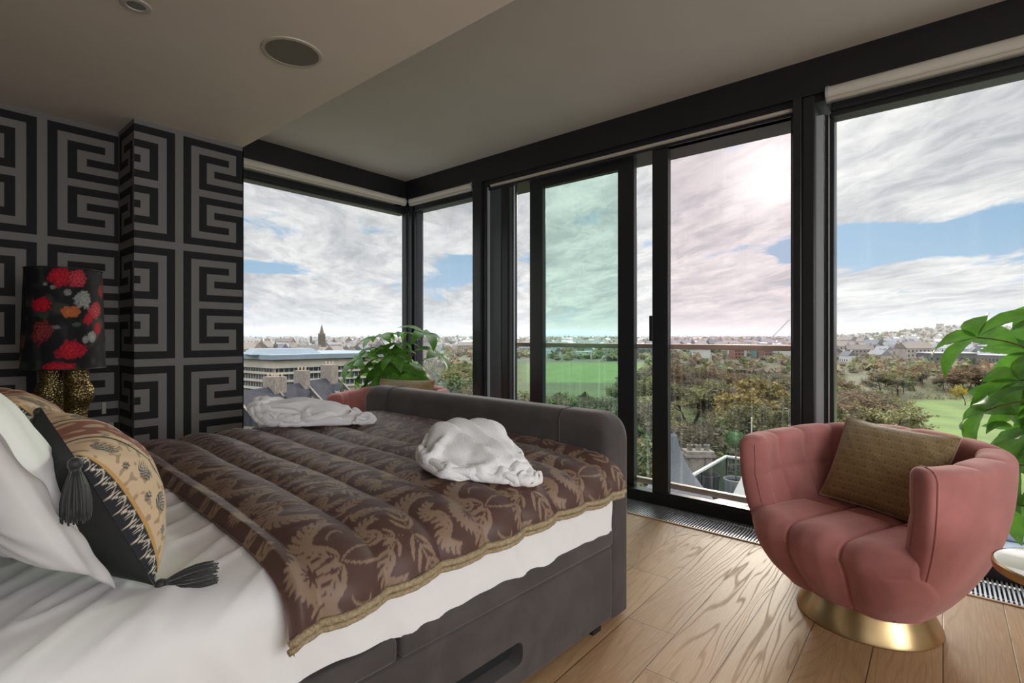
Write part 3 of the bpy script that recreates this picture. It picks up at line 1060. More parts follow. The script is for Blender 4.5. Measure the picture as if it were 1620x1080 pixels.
def robe(label, loc, rot, fold_dir, fold_amp, fold_seed, tilt=(0, 0), **kw):
    V, F = drape(**kw)
    me = npmesh('bathrobe', V, F, True)
    o = link('bathrobe', me, M['terry'])
    m1_ = o.modifiers.new('t', 'SOLIDIFY'); m1_.thickness = .012; m1_.offset = 0
    m2_ = o.modifiers.new('s', 'SUBSURF'); m2_.levels = m2_.render_levels = 2
    apply_mods(o); me = o.data
    n = len(me.vertices)
    co = np.zeros(n * 3, np.float32); me.vertices.foreach_get('co', co); co = co.reshape(-1, 3)
    no = np.zeros(n * 3, np.float32); me.vertices.foreach_get('normal', no); no = no.reshape(-1, 3)
    f = np.array(fold_dir, float); f /= np.linalg.norm(f)
    a = co[:, 0] * f[0] + co[:, 1] * f[1]; b_ = -co[:, 0] * f[1] + co[:, 1] * f[0]
    r1 = np.clip(1 - np.abs(vnoise(np.stack([a * .16, b_, co[:, 2] * .5], 1), 15, fold_seed)) * 3.0, -.6, 1)
    up = np.clip(no[:, 2] * 1.4 - .2, 0, 1) * sm(co[:, 2], .02, .07)
    co = co + no * (up * r1 * fold_amp)[:, None]
    me.vertices.foreach_set('co', co.astype(np.float32).ravel())
    me.polygons.foreach_set('use_smooth', [True] * len(me.polygons)); me.update()
    o.location = loc; o.rotation_euler = (tilt[0], tilt[1], rot)
    return tag(o, label, 'bathrobe', 'white robes on the quilt')


rx, ry = bedw(-1.72, -.58)
robe('folded white terry robe lying flat at the far side of the quilt by the pier', (rx, ry, .752), YAW, (1, .25), .012, 4,
     w=1.02, h=.72, nx=58, ny=42, balls=[((-.14, 0, .035), (.21, .14, .07)), ((-.02, .03, .075), (.13, .08, .045)), ((.10, .03, .05), (.10, .09, .05)), ((-.24, .0, .05), (.10, .13, .06))],
     rad0=outline(.65, .6), rad1=outline(.31, .17, (-.12, .08, .3)), start=(.03, 0), seed=8, pleat=(.7, 3, .2), steps=110).scale = (1.22, 1.1, 1.05)
rx, ry = bedw(-.27, -.575)
robe('crumpled white terry robe heaped near the foot of the bed by the footboard', (rx, ry, .748), YAW, (.8, -.6), .014, 9, (.05, .11),
     w=.84, h=.92, nx=48, ny=52, balls=[((0, .02, .03), (.17, .13, .10)), ((-.07, .05, .10), (.10, .08, .055)), ((.07, -.05, .05), (.10, .08, .065)), ((.02, .07, .11), (.10, .07, .05))],
     rad0=outline(.6, .6), rad1=outline(.205, .175, (-.55, .10, .35), (-2.0, .03, .3)), seed=3, pleat=(.5, 5, .5), steps=110)

# ================================================================== PILLOWS AND CUSHIONS
def frame_from(corner, wdir, hdir):
    """matrix: local x along wdir, y along hdir, z = front"""
    x = Vector(wdir).normalized(); y = Vector(hdir); y = (y - x * y.dot(x)).normalized(); z = x.cross(y)
    m_ = Matrix((x, y, z)).transposed().to_4x4(); m_.translation = Vector(corner)
    return m_


def pillow_sheet(w, h, t, n=90, k=.05, p=2.2, flange=0.0, seed=1, wr=.006, sag=0.0):
    u = np.linspace(-1, 1, n)
    Uu, Vv = np.meshgrid(u, u, indexing='ij')
    ui = np.clip(np.abs(Uu) / (1 - flange), 0, 1); vi = np.clip(np.abs(Vv) / (1 - flange), 0, 1)
    th = t / 2 * ((1 - ui ** p) ** .55) * ((1 - vi ** p) ** .55)
    x = w / 2 * Uu * (1 - k * (1 - Vv ** 2) * np.abs(Uu) ** 3); y = h / 2 * Vv * (1 - k * (1 - Uu ** 2) * np.abs(Vv) ** 3)
    q = np.stack([x.ravel(), y.ravel(), 0 * x.ravel()], 1)
    n1_ = vnoise(q, 7, seed).reshape(n, n); n2_ = vnoise(np.stack([q[:, 0] + .7 * q[:, 1], q[:, 1] * .4, q[:, 2]], 1), 13, seed + 2).reshape(n, n)
    edge = np.minimum(1 - ui, 1 - vi); e = sm(edge, 0, .2)
    front = th + e * (n1_ * wr * 1.5 + (1 - np.abs(n2_) * 2) * wr)
    back = -th + e * (n2_ * wr)
    return Uu, Vv, np.stack([x, y, front + .0003], 2), np.stack([x, y, back - .0003], 2)


def white_pillow(label, mtx, w, h, t, seed, flange=.12):
    th = thing('pillow', label, 'pillow', (0, 0, 0), 0, 'white pillows at the head of the bed')
    th.matrix_world = mtx
    Uu, Vv, F_, B_ = pillow_sheet(w, h, t, 100, .02, 2.4, flange, seed, .010)
    if flange:
        wob = vnoise(np.stack([F_[..., 0].ravel() * 2, F_[..., 1].ravel() * 2, 0 * F_[..., 0].ravel()], 1), 5, seed).reshape(Uu.shape)
        fl = sm(np.maximum(np.abs(Uu), np.abs(Vv)), 1 - flange, 1)
        F_[..., 2] += wob * fl * .03; B_[..., 2] += wob * fl * .03
    grid('pillowcase', F_, M['white_sheet'], th); grid('pillowcase_back', B_[::-1], M['white_sheet'], th)
    return th


def leaf_tile(h=200, w=120):
    """black leaf sprigs on cream for the embroidered cushions"""
    img = np.zeros((h, w), np.float32); a = np.array
    rnd = random.Random(4)
    for (cx, cy, L, an) in ((.5, .22, .38, .6), (.5, .72, .40, -.6)):
        for k in range(9):
            f = (k - 4) / 4.0
            d = a([math.cos(an + f * .75), math.sin(an + f * .75) * w / h])
            ln = L * (1 - .35 * abs(f)) * (.9 + .2 * rnd.random())
            p0 = a([cx, cy]) - a([math.cos(an), math.sin(an) * w / h]) * L * .5
            p1 = p0 + d * ln + a([math.cos(an), math.sin(an) * w / h]) * L * .25
            nn = a([-d[1], d[0]]) * .06 * f
            stroke(img, bez(p0, p0 + d * ln * .3 + nn, p0 + d * ln * .7 + nn, p1, 26), .021, .6)
        cx2 = cx - .25
        for k in range(8):
            d = a([math.cos(k * pi / 4), math.sin(k * pi / 4) * w / h])
            stroke(img, bez(a([cx2, cy + .24]), a([cx2, cy + .24]) + d * .03, a([cx2, cy + .24]) + d * .06, a([cx2, cy + .24]) + d * .085, 8), .022, .7)
    return img


def vine_tile(h=160, w=60):
    img = np.zeros((h, w), np.float32); a = np.array
    stroke(img, bez(a([.5, 0]), a([.9, .2]), a([.9, .3]), a([.5, .5]), 40), .045, .05, base=1)
    stroke(img, bez(a([.5, .5]), a([.1, .7]), a([.1, .8]), a([.5, 1.]), 40), .045, .05, base=1)
    for (x, y, dx, dy) in ((.7, .14, -.5, .06), (.8, .22, .16, .1), (.7, .36, -.45, -.03), (.3, .64, .5, .06), (.2, .72, -.16, .1), (.3, .86, .45, -.03), (.5, .5, .3, -.1), (.5, .5, -.3, .1)):
        stroke(img, bez(a([x, y]), a([x + dx * .2, y + dy + .03]), a([x + dx * .8, y + dy + .03]), a([x + dx, y + dy]), 20), .075, .6)
    return img


LEAF_T, VINE_T = leaf_tile(), vine_tile()


def tassel(parent, p, d, L=.095, r=.024, seed=0):
    """thread tassel hanging from p along d (parent's local space)"""
    rnd = random.Random(seed)
    p, d = Vector(p), Vector(d).normalized()
    bm = bmesh.new()
    ico(bm, p + d * .012, .013, 2)
    tube(bm, [p + d * .02, p + d * .03], [.010, .009], 10)
    a = d.cross(Vector((.3, .8, .2))).normalized(); b = d.cross(a)
    for k in range(70):
        an, q = rnd.random() * 2 * pi, math.sqrt(rnd.random())
        off = a * math.cos(an) * q + b * math.sin(an) * q
        l2 = L * (.86 + .14 * rnd.random())
        pts = [p + d * (.026 + l2 * f) + off * (r * (.30 + .75 * math.sin(min(f * 1.9, 1.57)) * (1 - .15 * f))) for f in (0, .15, .35, .6, .8, 1)]
        tube(bm, pts, [.0026, .0032, .0036, .0034, .003, .0018], 5)
    return obj('tassel', bm, M['tassel'], parent, True)


def embroidered_cushion(label, mtx, w, h, t, seed, tass):
    th = thing('cushion', label, 'cushion', (0, 0, 0), 0, 'embroidered tasselled cushions on the bed')
    th.matrix_world = mtx
    Uu, Vv, F_, B_ = pillow_sheet(w, h, t, 230, .07, 2.0, 0, seed, .004)
    x, y = Uu * .5 + .5, Vv * .5 + .5
    cream, black, white, red, gold = [np.array(c) for c in ((.62, .44, .29), (.012, .013, .018), (.62, .55, .46), (.27, .10, .075), (.42, .24, .08))]
    col = np.tile(cream, (*Uu.shape, 1))
    lf = sample_tile(LEAF_T, (x - .045) / .29 + .03, y / .52)
    hatch = sm(np.sin(x * 260 + 9 * np.sin(y * 40)), .2, .8)
    ink = sm(lf, .3, .7)[..., None]
    col = col + (black * 1.6 - col) * ink * .92
    inner = (sm(sample_tile(LEAF_T, (x - .045) / .29 + .045, y / .52 + .008), .3, .7) * hatch)[..., None]
    col = col + (white - col) * inner * ink * .8
    fine_ = sm(vnoise(np.stack([x.ravel(), y.ravel(), 0 * x.ravel()], 1), 26, seed).reshape(x.shape), .18, .34)[..., None]
    col = col + (np.array([.16, .10, .06]) - col) * fine_ * .55
    mid = (np.abs(x - .5) < .14)[..., None]
    swirl = (.5 + .5 * np.sin(34 * x + 5 * np.sin(19 * y))) * (.5 + .5 * np.sin(40 * y + 4 * np.sin(21 * x)))
    col = np.where(mid, red + (cream * .8 - red) * sm(swirl, .3, .6)[..., None], col)
    for s0, s1, c in ((.30, .318, black), (.682, .70, black), (.034, .046, gold * 1.2), (.954, .966, gold * 1.2)):
        col = np.where(((x > s0) & (x < s1))[..., None], c, col)
    bord = ((x < .034) | (x > .966))
    xs_ = np.where(x < .5, x / .034, (1 - x) / .034)
    vn = sm(sample_tile(VINE_T, xs_, y / .115), .3, .7)[..., None]
    col = np.where(bord[..., None], black + (white - black) * vn, col)
    grid('front_panel', F_, M['embroidered'], th, cols=col)
    grid('back_panel', B_[::-1], M['blackvelvet'], th)
    for (cx, cy, d, sd_) in tass:
        tassel(th, (cx * w / 2, cy * h / 2, 0), d, .10, .026, sd_)
    return th


def local_dir(m_, d): return m_.to_3x3().inverted() @ Vector(d)


m1 = frame_from((0, 0, 0), (-.97, .02, .13), (.12, -.40, .88))
W1, H1 = .44, .35
cn = Vector((-1.343, .37, .695)) + m1.to_3x3() @ Vector((W1 / 2, H1 / 2, 0))
m1.translation = cn
embroidered_cushion('black velvet cushion with embroidered cream front, nearest the camera, tassel on the sheet', m1, W1, H1, .25, 3,
                    [(-1, -1, local_dir(m1, (.45, .75, .10)), 1), (-1, 1, local_dir(m1, (.12, -.02, -1)), 2), (1, 1, local_dir(m1, (.0, -.2, -1)), 3), (1, -1, local_dir(m1, (-.6, .5, .1)), 4)])
m2 = frame_from((0, 0, 0), (-.97, -.10, .05), (.05, -.45, .88))
m2.translation = Vector((-2.02, .25, .905))
embroidered_cushion('embroidered cream and black cushion farther across the bed, half hidden behind the nearer one', m2, .46, .44, .25, 8,
                    [(-1, 1, local_dir(m2, (0, .1, -1)), 6), (-1, -1, local_dir(m2, (-.6, .5, .1)), 7)])

mp = frame_from((0, 0, 0), (.95, .20, -.10), (-.12, -.44, .88))
WP, HP = .74, .50
mp.translation = Vector((-1.318, .285, .718)) + mp.to_3x3() @ Vector((-WP / 2, HP / 2, 0))
white_pillow('white flanged pillow nearest the camera with its corner resting on the sheet', mp, WP, HP, .19, 5)
mp2 = frame_from((0, 0, 0), (.99, .05, 0), (.02, -.42, .90))
mp2.translation = Vector((-2.10, .06, .925))
white_pillow('white pillow propped behind the farther embroidered cushion', mp2, .72, .48, .18, 12)

# ================================================================== LAMP AND BEDSIDE TABLE
LX, LY = -3.66, .59
TZ = .56
t = thing('bedside_table', 'dark bedside table under the lamp, hidden behind the bed', 'bedside table', (LX, LY, 0))
bm = bmesh.new(); box(bm, -.24, .24, -.24, .24, TZ - .03, TZ, .006); obj('top', bm, M['wooddark'], t)
bm = bmesh.new(); box(bm, -.21, .21, -.21, .21, .10, TZ - .03, .004); obj('body', bm, M['wooddark'], t)
bm = bmesh.new(); box(bm, .21, .225, -.19, .19, .34, TZ - .06, .003); obj('drawer', bm, M['wooddark'], t)
for sx in (-.17, .17):
    for sy in (-.17, .17):
        bm = bmesh.new(); tube(bm, [(sx, sy, 0), (sx, sy, .10)], [.014, .02], 10); obj('leg', bm, M['brass'], t, True, 40)

lamp = thing('table_lamp', 'gold bird-leg table lamp with black shade painted with red flowers', 'lamp', (LX, LY, TZ))
for s in (-1, 1):
    bm = bmesh.new()
    zz_ = np.linspace(0, .54, 60)
    pts, rr = [], []
    for z in zz_:
        f = z / .54
        knee = math.exp(-((f - .70) / .085) ** 2)
        r = .038 + .015 * sm(f, .05, .62) + .014 * knee + .008 * sm(f, .8, 1)
        # the pair stands across the line of sight
        off = .062 + .003 * f + .016 * knee + .0
        pts.append((RT[0] * s * off + FW[0] * -.01 * knee, RT[1] * s * off, z)); rr.append(r)
    tube(bm, pts, rr, 28)
    obj('leg', bm, M['gold'], lamp, True, 50)
bm = bmesh.new(); lathe(bm, [(.13, 0), (.135, .006), (.13, .018), (.02, .02)], 40); obj('lamp_base', bm, M['gold'], lamp, True, 40)
bm = bmesh.new(); tube(bm, [(0, 0, .5), (0, 0, .98)], .008, 8); obj('stem', bm, M['brass'], lamp, True, 40)


def lampshade():
    nu, nv = 300, 170
    th = np.linspace(0, 2 * pi, nu, endpoint=False)
    z0, z1, r0, r1 = .515, 1.045, .178, .162
    A = np.zeros((nu, nv, 3)); vz = np.linspace(0, 1, nv)
    R = r0 + (r1 - r0) * vz
    A[..., 0] = np.cos(th)[:, None] * R; A[..., 1] = np.sin(th)[:, None] * R; A[..., 2] = z0 + (z1 - z0) * vz
    # angle as seen from the bed: 0 faces the viewer, positive to the right
    face = math.atan2(-LY, -LX)
    ang = (th - face + pi) % (2 * pi) - pi
    s = (ang * .215)[:, None] * np.ones(nv); y = (vz * .53)[None, :] * np.ones((nu, 1))
    base = np.array([.010, .010, .012]); col = np.tile(base, (nu, nv, 1))
    q = np.stack([s.ravel(), y.ravel(), 0 * s.ravel()], 1)
    nz = vnoise(q, 22, 2).reshape(nu, nv); nf = vnoise(q, 60, 5).reshape(nu, nv)
    col += (np.clip(nz, 0, 1) * .02)[..., None]
    rnd = random.Random(6)
    def flower(cx, cy, r, c1, c2, petals=9, squash=1.0, rough=.16, layers=3):
        nonlocal col
        dx, dy = s - cx, (y - cy) * squash
        rr_ = np.hypot(dx, dy) / r; a_ = np.arctan2(dy, dx)
        lim = 1 + .07 * np.cos(a_ * petals + 5 * nz) + rough * nf + .35 * nz
        m_ = sm(lim - rr_, -.04, .12)
        ring = .5 + .5 * np.sin(rr_ * layers * 6 + 2.0 * np.cos(a_ * petals * .5 + rr_ * 5 + 4 * nz) + nf * 3)
        shade_ = np.clip((.10 + .75 * ring) * (1.15 - .55 * rr_), 0, 1)
        c_ = np.array(c2) + (np.array(c1) - np.array(c2)) * shade_[..., None]
        col = col + (c_ - col) * m_[..., None]
    red, dred, pink = (.62, .018, .03), (.17, .004, .012), (.68, .08, .10)
    spots = [(-.02, .475, .060, red, dred, 11, 1.2), (.075, .475, .055, pink, dred, 11, 1.1), (-.115, .335, .058, red, dred, 9, 1.5), (.035, .30, .050, (.55, .17, .05), (.30, .07, .02), 6, 1.5),
             (.105, .37, .058, (.42, .42, .38), (.10, .12, .11), 12, 1.1), (.185, .31, .050, pink, dred, 8, 1.0), (.135, .265, .034, red, dred, 8, 1.1), (-.115, .195, .060, (.30, .05, .05), (.05, .005, .008), 12, 1.0),
             (.035, .10, .080, red, dred, 13, 1.55), (.155, .17, .030, (.45, .45, .42), (.12, .14, .13), 9, 1.0), (.20, .215, .032, red, dred, 8, .9), (-.02, .005, .085, red, dred, 9, 2.6), (.110, .155, .022, (.38, .38, .34), (.1, .1, .1), 8, 1.0),
             (.02, .40, .022, (.4, .38, .33), (.05, .05, .05), 6, 1.2), (-.06, .425, .018, (.35, .36, .30), (.04, .05, .04), 7, 1.4), (-.10, .44, .014, (.35, .34, .28), (.04, .04, .04), 5, 1.4), (-.27, .14, .045, (.20, .09, .05), (.03, .015, .01), 9, 1.0),
             (.26, .42, .04, (.30, .05, .05), dred, 10, 1.0), (.06, .235, .025, (.10, .13, .08), (.02, .04, .02), 5, 2.0), (-.04, .22, .02, (.28, .30, .27), (.03, .04, .03), 5, 2.0)]
    for k in range(16):
        spots.append((rnd.uniform(.32, .62) * rnd.choice((-1, 1)), rnd.uniform(.03, .5), rnd.uniform(.03, .07), rnd.choice((red, pink, (.4, .4, .36))), dred, 10, 1.2))
    for f in spots: flower(*f)
    # gentle leaves between the flowers
    lv = np.clip(vnoise(q, 12, 9).reshape(nu, nv) - .25, 0, 1)
    col = col + (np.array([.05, .07, .045]) - col) * (sm(lv, .05, .25) * (col.max(2) < .06))[..., None] * .5
    grid('lamp_shade', A, M['shade'], lamp, True, cols=col)
    for zz2, r2 in ((z0, r0), (z1, r1)):
        bm = bmesh.new(); tube(bm, [(math.cos(a) * r2, math.sin(a) * r2, zz2) for a in np.linspace(0, 2 * pi, 60)], .004, 6, False)
        obj('shade_rim', bm, M['black'], lamp, True)
    bm = bmesh.new()
    for a in (0, 2.1, 4.2): tube(bm, [(0, 0, .97), (math.cos(a) * r1, math.sin(a) * r1, z1)], .003, 6)
    obj('shade_spider', bm, M['black'], lamp, True)


lampshade()

# ================================================================== ARMCHAIRS
def armchair(label, loc, rot):
    t = thing('armchair', label, 'armchair', (*loc, 0), rot, 'pink velvet tub armchairs')
    a, b, n = .463, .45, 3.1
    Z0, Z1 = .135, .79

    def S(z):
        q = np.clip((np.asarray(z, float) - Z0) / (Z1 - Z0), 0, 1)
        return .60 + .40 * (1 - (1 - q) ** 2.7)

    def R(th):
        s_, c_ = np.sin(th), np.cos(th)
        return np.stack([a * np.sign(s_) * np.abs(s_) ** (2 / n), b * np.sign(c_) * np.abs(c_) ** (2 / n)], -1)

    UE = math.radians(130)
    nth = 200
    th = np.linspace(-UE, UE, nth)
    # arc length spacing keeps the quads even
    pt = R(th); d = np.r_[0, np.cumsum(np.hypot(*np.diff(pt, axis=0).T))]
    th = np.interp(np.linspace(0, d[-1], nth), d, th); pt = R(th)
    L = d[-1]; arc = np.linspace(0, L, nth)
    tang = np.gradient(pt, axis=0); tang /= np.linalg.norm(tang, axis=1, keepdims=True)
    nin = np.stack([tang[:, 1] * -1, tang[:, 0]], 1)
    nin *= np.sign((nin * -pt).sum(1, keepdims=True))
    # cross-section: outer bottom -> outer top -> rim -> inner top -> inner bottom
    zo = np.linspace(Z0, .715, 40)
    loop = [('o', z, 0) for z in zo]
    K = 14
    loop += [('r', k / K, 0) for k in range(1, K)]
    zi = np.linspace(.715, .36, 34)
    loop += [('i', z, 0) for z in zi]
    nl = len(loop)
    rows = []
    dist_end = np.minimum(arc, L - arc)
    back = np.exp(-((arc - L / 2) / .42) ** 2)       # the back rises a little
    for i in range(nth):
        de = dist_end[i]
        fr_arm = 1 - sm(de, .0, .34)                  # 1 near the arm fronts
        th_top = .125 - .010 * fr_arm
        rise = .035 * back[i]
        row = []
        for kind, v, _ in loop:
            if kind == 'o':
                z = v + rise * sm(v, .5, .715)
                p = pt[i] * S(v)
            elif kind == 'r':
                an = v * pi
                z = .715 + rise + .052 * math.sin(an) ** .65
                w = th_top
                p = pt[i] * S(.715 + .02 * math.sin(an)) + nin[i] * (w / 2 * (1 - math.copysign(abs(math.cos(an)) ** .65, math.cos(an))))
            else:
                z = v + rise * sm(v, .5, .715)
                taper = sm(v, .20, .50) if fr_arm > 0 else 1
                w = th_top + .055 * (1 - sm(v, .36, .70)) * (1 - fr_arm)
                p = pt[i] * S(v) + nin[i] * w
            row.append((p[0], p[1], z))
        rows.append(row)
    A = np.array(rows)
    # sewn grooves
    dx = np.gradient(A, axis=0); dy = np.gradient(A, axis=1)
    N = np.cross(dx, dy); N /= np.linalg.norm(N, axis=2, keepdims=True) + 1e-9
    if N[nth // 2, 5, 1] < 0: N = -N
    seams = [L * f for f in (.105, .205, .315, .41, .5, .59, .685, .795, .895)]
    kk = np.arange(nl)
    inner = sm(kk, 40 + K * .15, 40 + K * .5)
    g_ = np.zeros((nth, nl)); pf = np.zeros((nth, nl))
    dmin = np.min(np.abs(arc[:, None] - np.array(seams)[None]), axis=1)
    g_ = np.maximum(g_, np.exp(-(dmin / .009) ** 2)[:, None] * inner[None])
    dz = np.abs(A[..., 2] - .60)
    inn2 = (kk >= 40 + K - 1).astype(float)
    g_ = np.maximum(g_, np.exp(-(dz / .009) ** 2) * inn2[None])
    pf = np.minimum(sm(dmin, 0, .06)[:, None], sm(np.minimum(dz, .2), 0, .06)) * inn2[None] + sm(dmin, 0, .06)[:, None] * inner[None] * (1 - inn2[None])
    A = A + N * (pf * .006 - g_ * .006)[..., None]
    # rounded arm fronts: extra rings closing towards the section's centre line
    def cap(ring, sgn, i):
        c = ring.copy(); tdir = tang[i] * sgn
        out = []
        zc = ring[:, 2]
        # per-height centre between outer and inner skin
        cen = np.zeros_like(ring)
        for j in range(nl):
            z = ring[j, 2]
            o_ = ring[np.argmin(np.abs(ring[:40, 2] - min(z, .715)))]
            i_ = ring[40 + K - 1 + np.argmin(np.abs(ring[40 + K - 1:, 2] - np.clip(z, .36, .715)))]
            cen[j] = ((o_[0] + i_[0]) / 2, (o_[1] + i_[1]) / 2, min(z, .735))
        for f in np.linspace(0, 1, 8)[1:]:
            an = f * pi / 2
            s_ = math.cos(an)
            q = cen + (ring - cen) * (s_ * .985 + .015)
            ext = .030 * math.sin(an)
            q[:, 0] += tdir[0] * ext; q[:, 1] += tdir[1] * ext
            out.append(q)
        return out
    c0 = cap(A[0], -1, 0)[::-1]; c1 = cap(A[-1], 1, nth - 1)
    full = np.concatenate([np.array(c0), A, np.array(c1)], 0)
    grid('tub', full, M['velvet_pink'], t)
    # piping along the outer edge of both arm fronts
    for ring in (A[1], A[-2]):
        bm = bmesh.new(); tube(bm, [tuple(p) for p in ring[4:40 + K + 20:2]], .0045, 6)
        obj('piping', bm, M['velvet_pink'], t, True)
    # bowl floor closing the tub
    bm = bmesh.new()
    ang = np.linspace(0, 2 * pi, 72, endpoint=False)
    rings = []
    for z, f in ((Z0, .97), (Z0 + .02, 1.0), (.24, .985), (.34, .97)):
        q = R(ang) * (S(z) * f); rings.append([bm.verts.new((p[0], p[1], z)) for p in q])
    for i in range(3):
        for k in range(72): bm.faces.new((rings[i][k], rings[i][(k + 1) % 72], rings[i + 1][(k + 1) % 72], rings[i + 1][k]))
    bm.faces.new(rings[0][::-1]); bm.faces.new(rings[-1])
    obj('underside', bm, M['velvet_pink'], t, True, 40)

    # seat: three long pads running over the front edge and down the bowl
    ns, nq = 150, 150
    s = np.linspace(-1, 1, ns)
    HS = .445
    Lq = [(.34, HS - .02)]
    A = np.zeros((ns, nq, 3)); D = np.zeros((ns, nq))

    def yfront(x, z):
        aa, bb = a * S(z), b * S(z)
        return -bb * np.clip(1 - (np.abs(x) / aa) ** n, 0.0, 1) ** (1 / n)
    xw_top = .335
    xe = abs(R(np.array([UE]))[0, 0])
    for j, q in enumerate(np.linspace(0, 1, nq)):
        if q < .46:
            f = q / .46
            x = s * xw_top
            yf = yfront(x, HS) + .085
            y = .33 + (yf - .33) * f
            z = HS - .022 * (1 - f) ** 1.5 + 0 * x
        elif q < .62:
            an = (q - .46) / .16 * pi / 2
            x = s * (xw_top - .012 * math.sin(an))
            r_ = .085
            zq = HS - r_ * (1 - math.cos(an))
            y = yfront(x, zq) + r_ - r_ * math.sin(an) - .018 * math.sin(an)
            z = zq + 0 * x
        else:
            f = (q - .62) / .38
            z0 = HS - .085; zq = z0 + (Z0 - .005 - z0) * f
            w_ = xw_top - .012 + (a * S(zq) * .93 - (xw_top - .012)) * sm(f, -.25, .50)
            x = s * w_
            y = yfront(x, zq) - .018 * (1 - f * f)
            z = zq + 0 * x
        A[:, j, 0] = x; A[:, j, 1] = y; A[:, j, 2] = z
    dx = np.gradient(A, axis=0); dy = np.gradient(A, axis=1)
    N = np.cross(dx, dy); N /= np.linalg.norm(N, axis=2, keepdims=True) + 1e-9
    if N[ns // 2, 10, 2] < 0: N = -N
    dist = np.minimum(np.abs(A[..., 0] - (-1 / 3) * np.abs(A[-1, :, 0])[None]), np.abs(A[..., 0] - (1 / 3) * np.abs(A[-1, :, 0])[None]))
    edge = np.abs(A[-1, :, 0])[None] - np.abs(A[..., 0])
    cross = np.abs(A[..., 1] - .03) + 10 * (np.linspace(0, 1, nq)[None] > .46)
    dd = np.minimum(dist, cross)
    fade = 1 - sm(np.linspace(0, 1, nq), .82, 1.0) * .6
    A += N * ((sm(np.minimum(dd, edge * .9), 0, .085) * .020 - np.exp(-(dd / .007) ** 2) * .011) * fade[None])[..., None]
    # the pads turn back at both sides so the seat closes against the arms
    L1, R1 = A[0].copy(), A[-1].copy()
    L0, R0 = A[0].copy(), A[-1].copy()
    for E_, dx_, dy_ in ((L1, -.010, .022), (R1, .010, .022), (L0, .0, .16), (R0, .0, .16)):
        E_[:, 0] += dx_; E_[:, 1] += dy_
    A = np.concatenate([L0[None], L1[None], A, R1[None], R0[None]], 0)
    grid('seat', A, M['velvet_pink'], t)
    # swivel base: brass trumpet on a disc
    bm = bmesh.new()
    lathe(bm, [(.0, 0), (.268, 0), (.273, .004), (.271, .012), (.250, .055), (.222, .115), (.198, .17)], 72, cap=False)
    obj('base', bm, M['brass'], t, True, 60)
    return t


CH_LOC, CH_ROT = (-.265, 2.79), math.radians(-21)
armchair('pink velvet tub armchair on a brass swivel base in front of the sliding doors', CH_LOC, CH_ROT)
CH2_LOC, CH2_ROT = (-3.62, 2.72), math.radians(22)
armchair('pink velvet tub armchair half hidden behind the footboard in the window corner', CH2_LOC, CH2_ROT)


def fan_cushion(label, chair_loc, chair_rot, off, w, h, lean, twist, roll=0.0):
    th = thing('cushion', label, 'cushion', (0, 0, 0), 0, 'mustard cushions on the pink armchairs')
    th.matrix_world = Matrix.Translation((*chair_loc, 0)) @ Matrix.Rotation(chair_rot, 4, 'Z') @ Matrix.Translation(off) @ Matrix.Rotation(twist, 4, 'Z') @ \
        Matrix.Rotation(pi / 2 - lean, 4, 'X') @ Matrix.Rotation(roll, 4, 'Z')
    Uu, Vv, F_, B_ = pillow_sheet(w, h, .15, 170, .055, 2.0, 0, 21, .004)
    X, Y = F_[..., 0] / .048, F_[..., 1] / .040
    row = np.floor(Y); xf = (X + .5 * (row % 2)) % 1 - .5; yf = Y % 1
    an = np.arctan2(yf + .12, xf); rr_ = np.hypot(xf, yf + .12)
    rays = .5 + .5 * np.cos(an * 18)
    m_ = np.clip(sm(rays, .35, .75) * sm(rr_, .12, .3) * (1 - sm(rr_, .8, 1.05)), 0, 1)
    tuft = np.exp(-((xf) ** 2 + (yf - .12) ** 2) / .010)
    a_, b_ = np.array([.115, .070, .026]), np.array([.31, .215, .085])
    col = a_ + (b_ - a_) * (.35 + .45 * (1 - m_))[..., None]
    col = col * (1 - .65 * tuft)[..., None]
    grid('front_panel', F_, M['fan'], th, cols=col); grid('back_panel', B_[::-1], M['fan'], th, cols=np.tile(a_ * 1.6, (*Uu.shape, 1)))
    bm = bmesh.new()
    e = np.concatenate([F_[:, 0], F_[-1, 1:], F_[::-1, -1][1:], F_[0, ::-1][1:-1]])
    tube(bm, [tuple(p) for p in e[::2]] + [tuple(e[0])], .004, 6, False)
    obj('piping', bm, M['trimgold'], th, True)
    return th


fan_cushion('mustard brown fan-patterned cushion leaning in the near pink armchair', CH_LOC, CH_ROT, (.0, .17, .635), .47, .42, math.radians(28), math.radians(2), math.radians(-4))
fan_cushion('mustard brown cushion in the pink armchair behind the footboard', CH2_LOC, CH2_ROT, (.0, .20, .67), .56, .40, math.radians(24), 0)

# ================================================================== SIDE TABLE
t = thing('side_table', 'small round cream side table with a brass rim at the right edge', 'side table', (.275, 2.085, 0))
t.scale = (1, 1, 1.065)
bm = bmesh.new(); lathe(bm, [(.0, .548), (.150, .548), (.158, .552), (.162, .560), (.160, .562), (.150, .556), (.0, .556)], 64, cap=False); obj('top', bm, M['cream'], t, True, 40)
bm = bmesh.new(); lathe(bm, [(.150, .536), (.163, .538), (.166, .550), (.1665, .560), (.1625, .5625)], 64, cap=False); obj('rim', bm, M['brass'], t, True, 50)
bm = bmesh.new(); lathe(bm, [(.150, .537), (.05, .535), (.042, .52), (.038, .25), (.045, .06), (.10, .03)], 40, cap=False); obj('pedestal', bm, M['cream'], t, True, 50)
bm = bmesh.new(); lathe(bm, [(.0, .0), (.13, 0), (.135, .012), (.11, .03), (0, .034)], 48, cap=False); obj('foot', bm, M['brass'], t, True, 40)

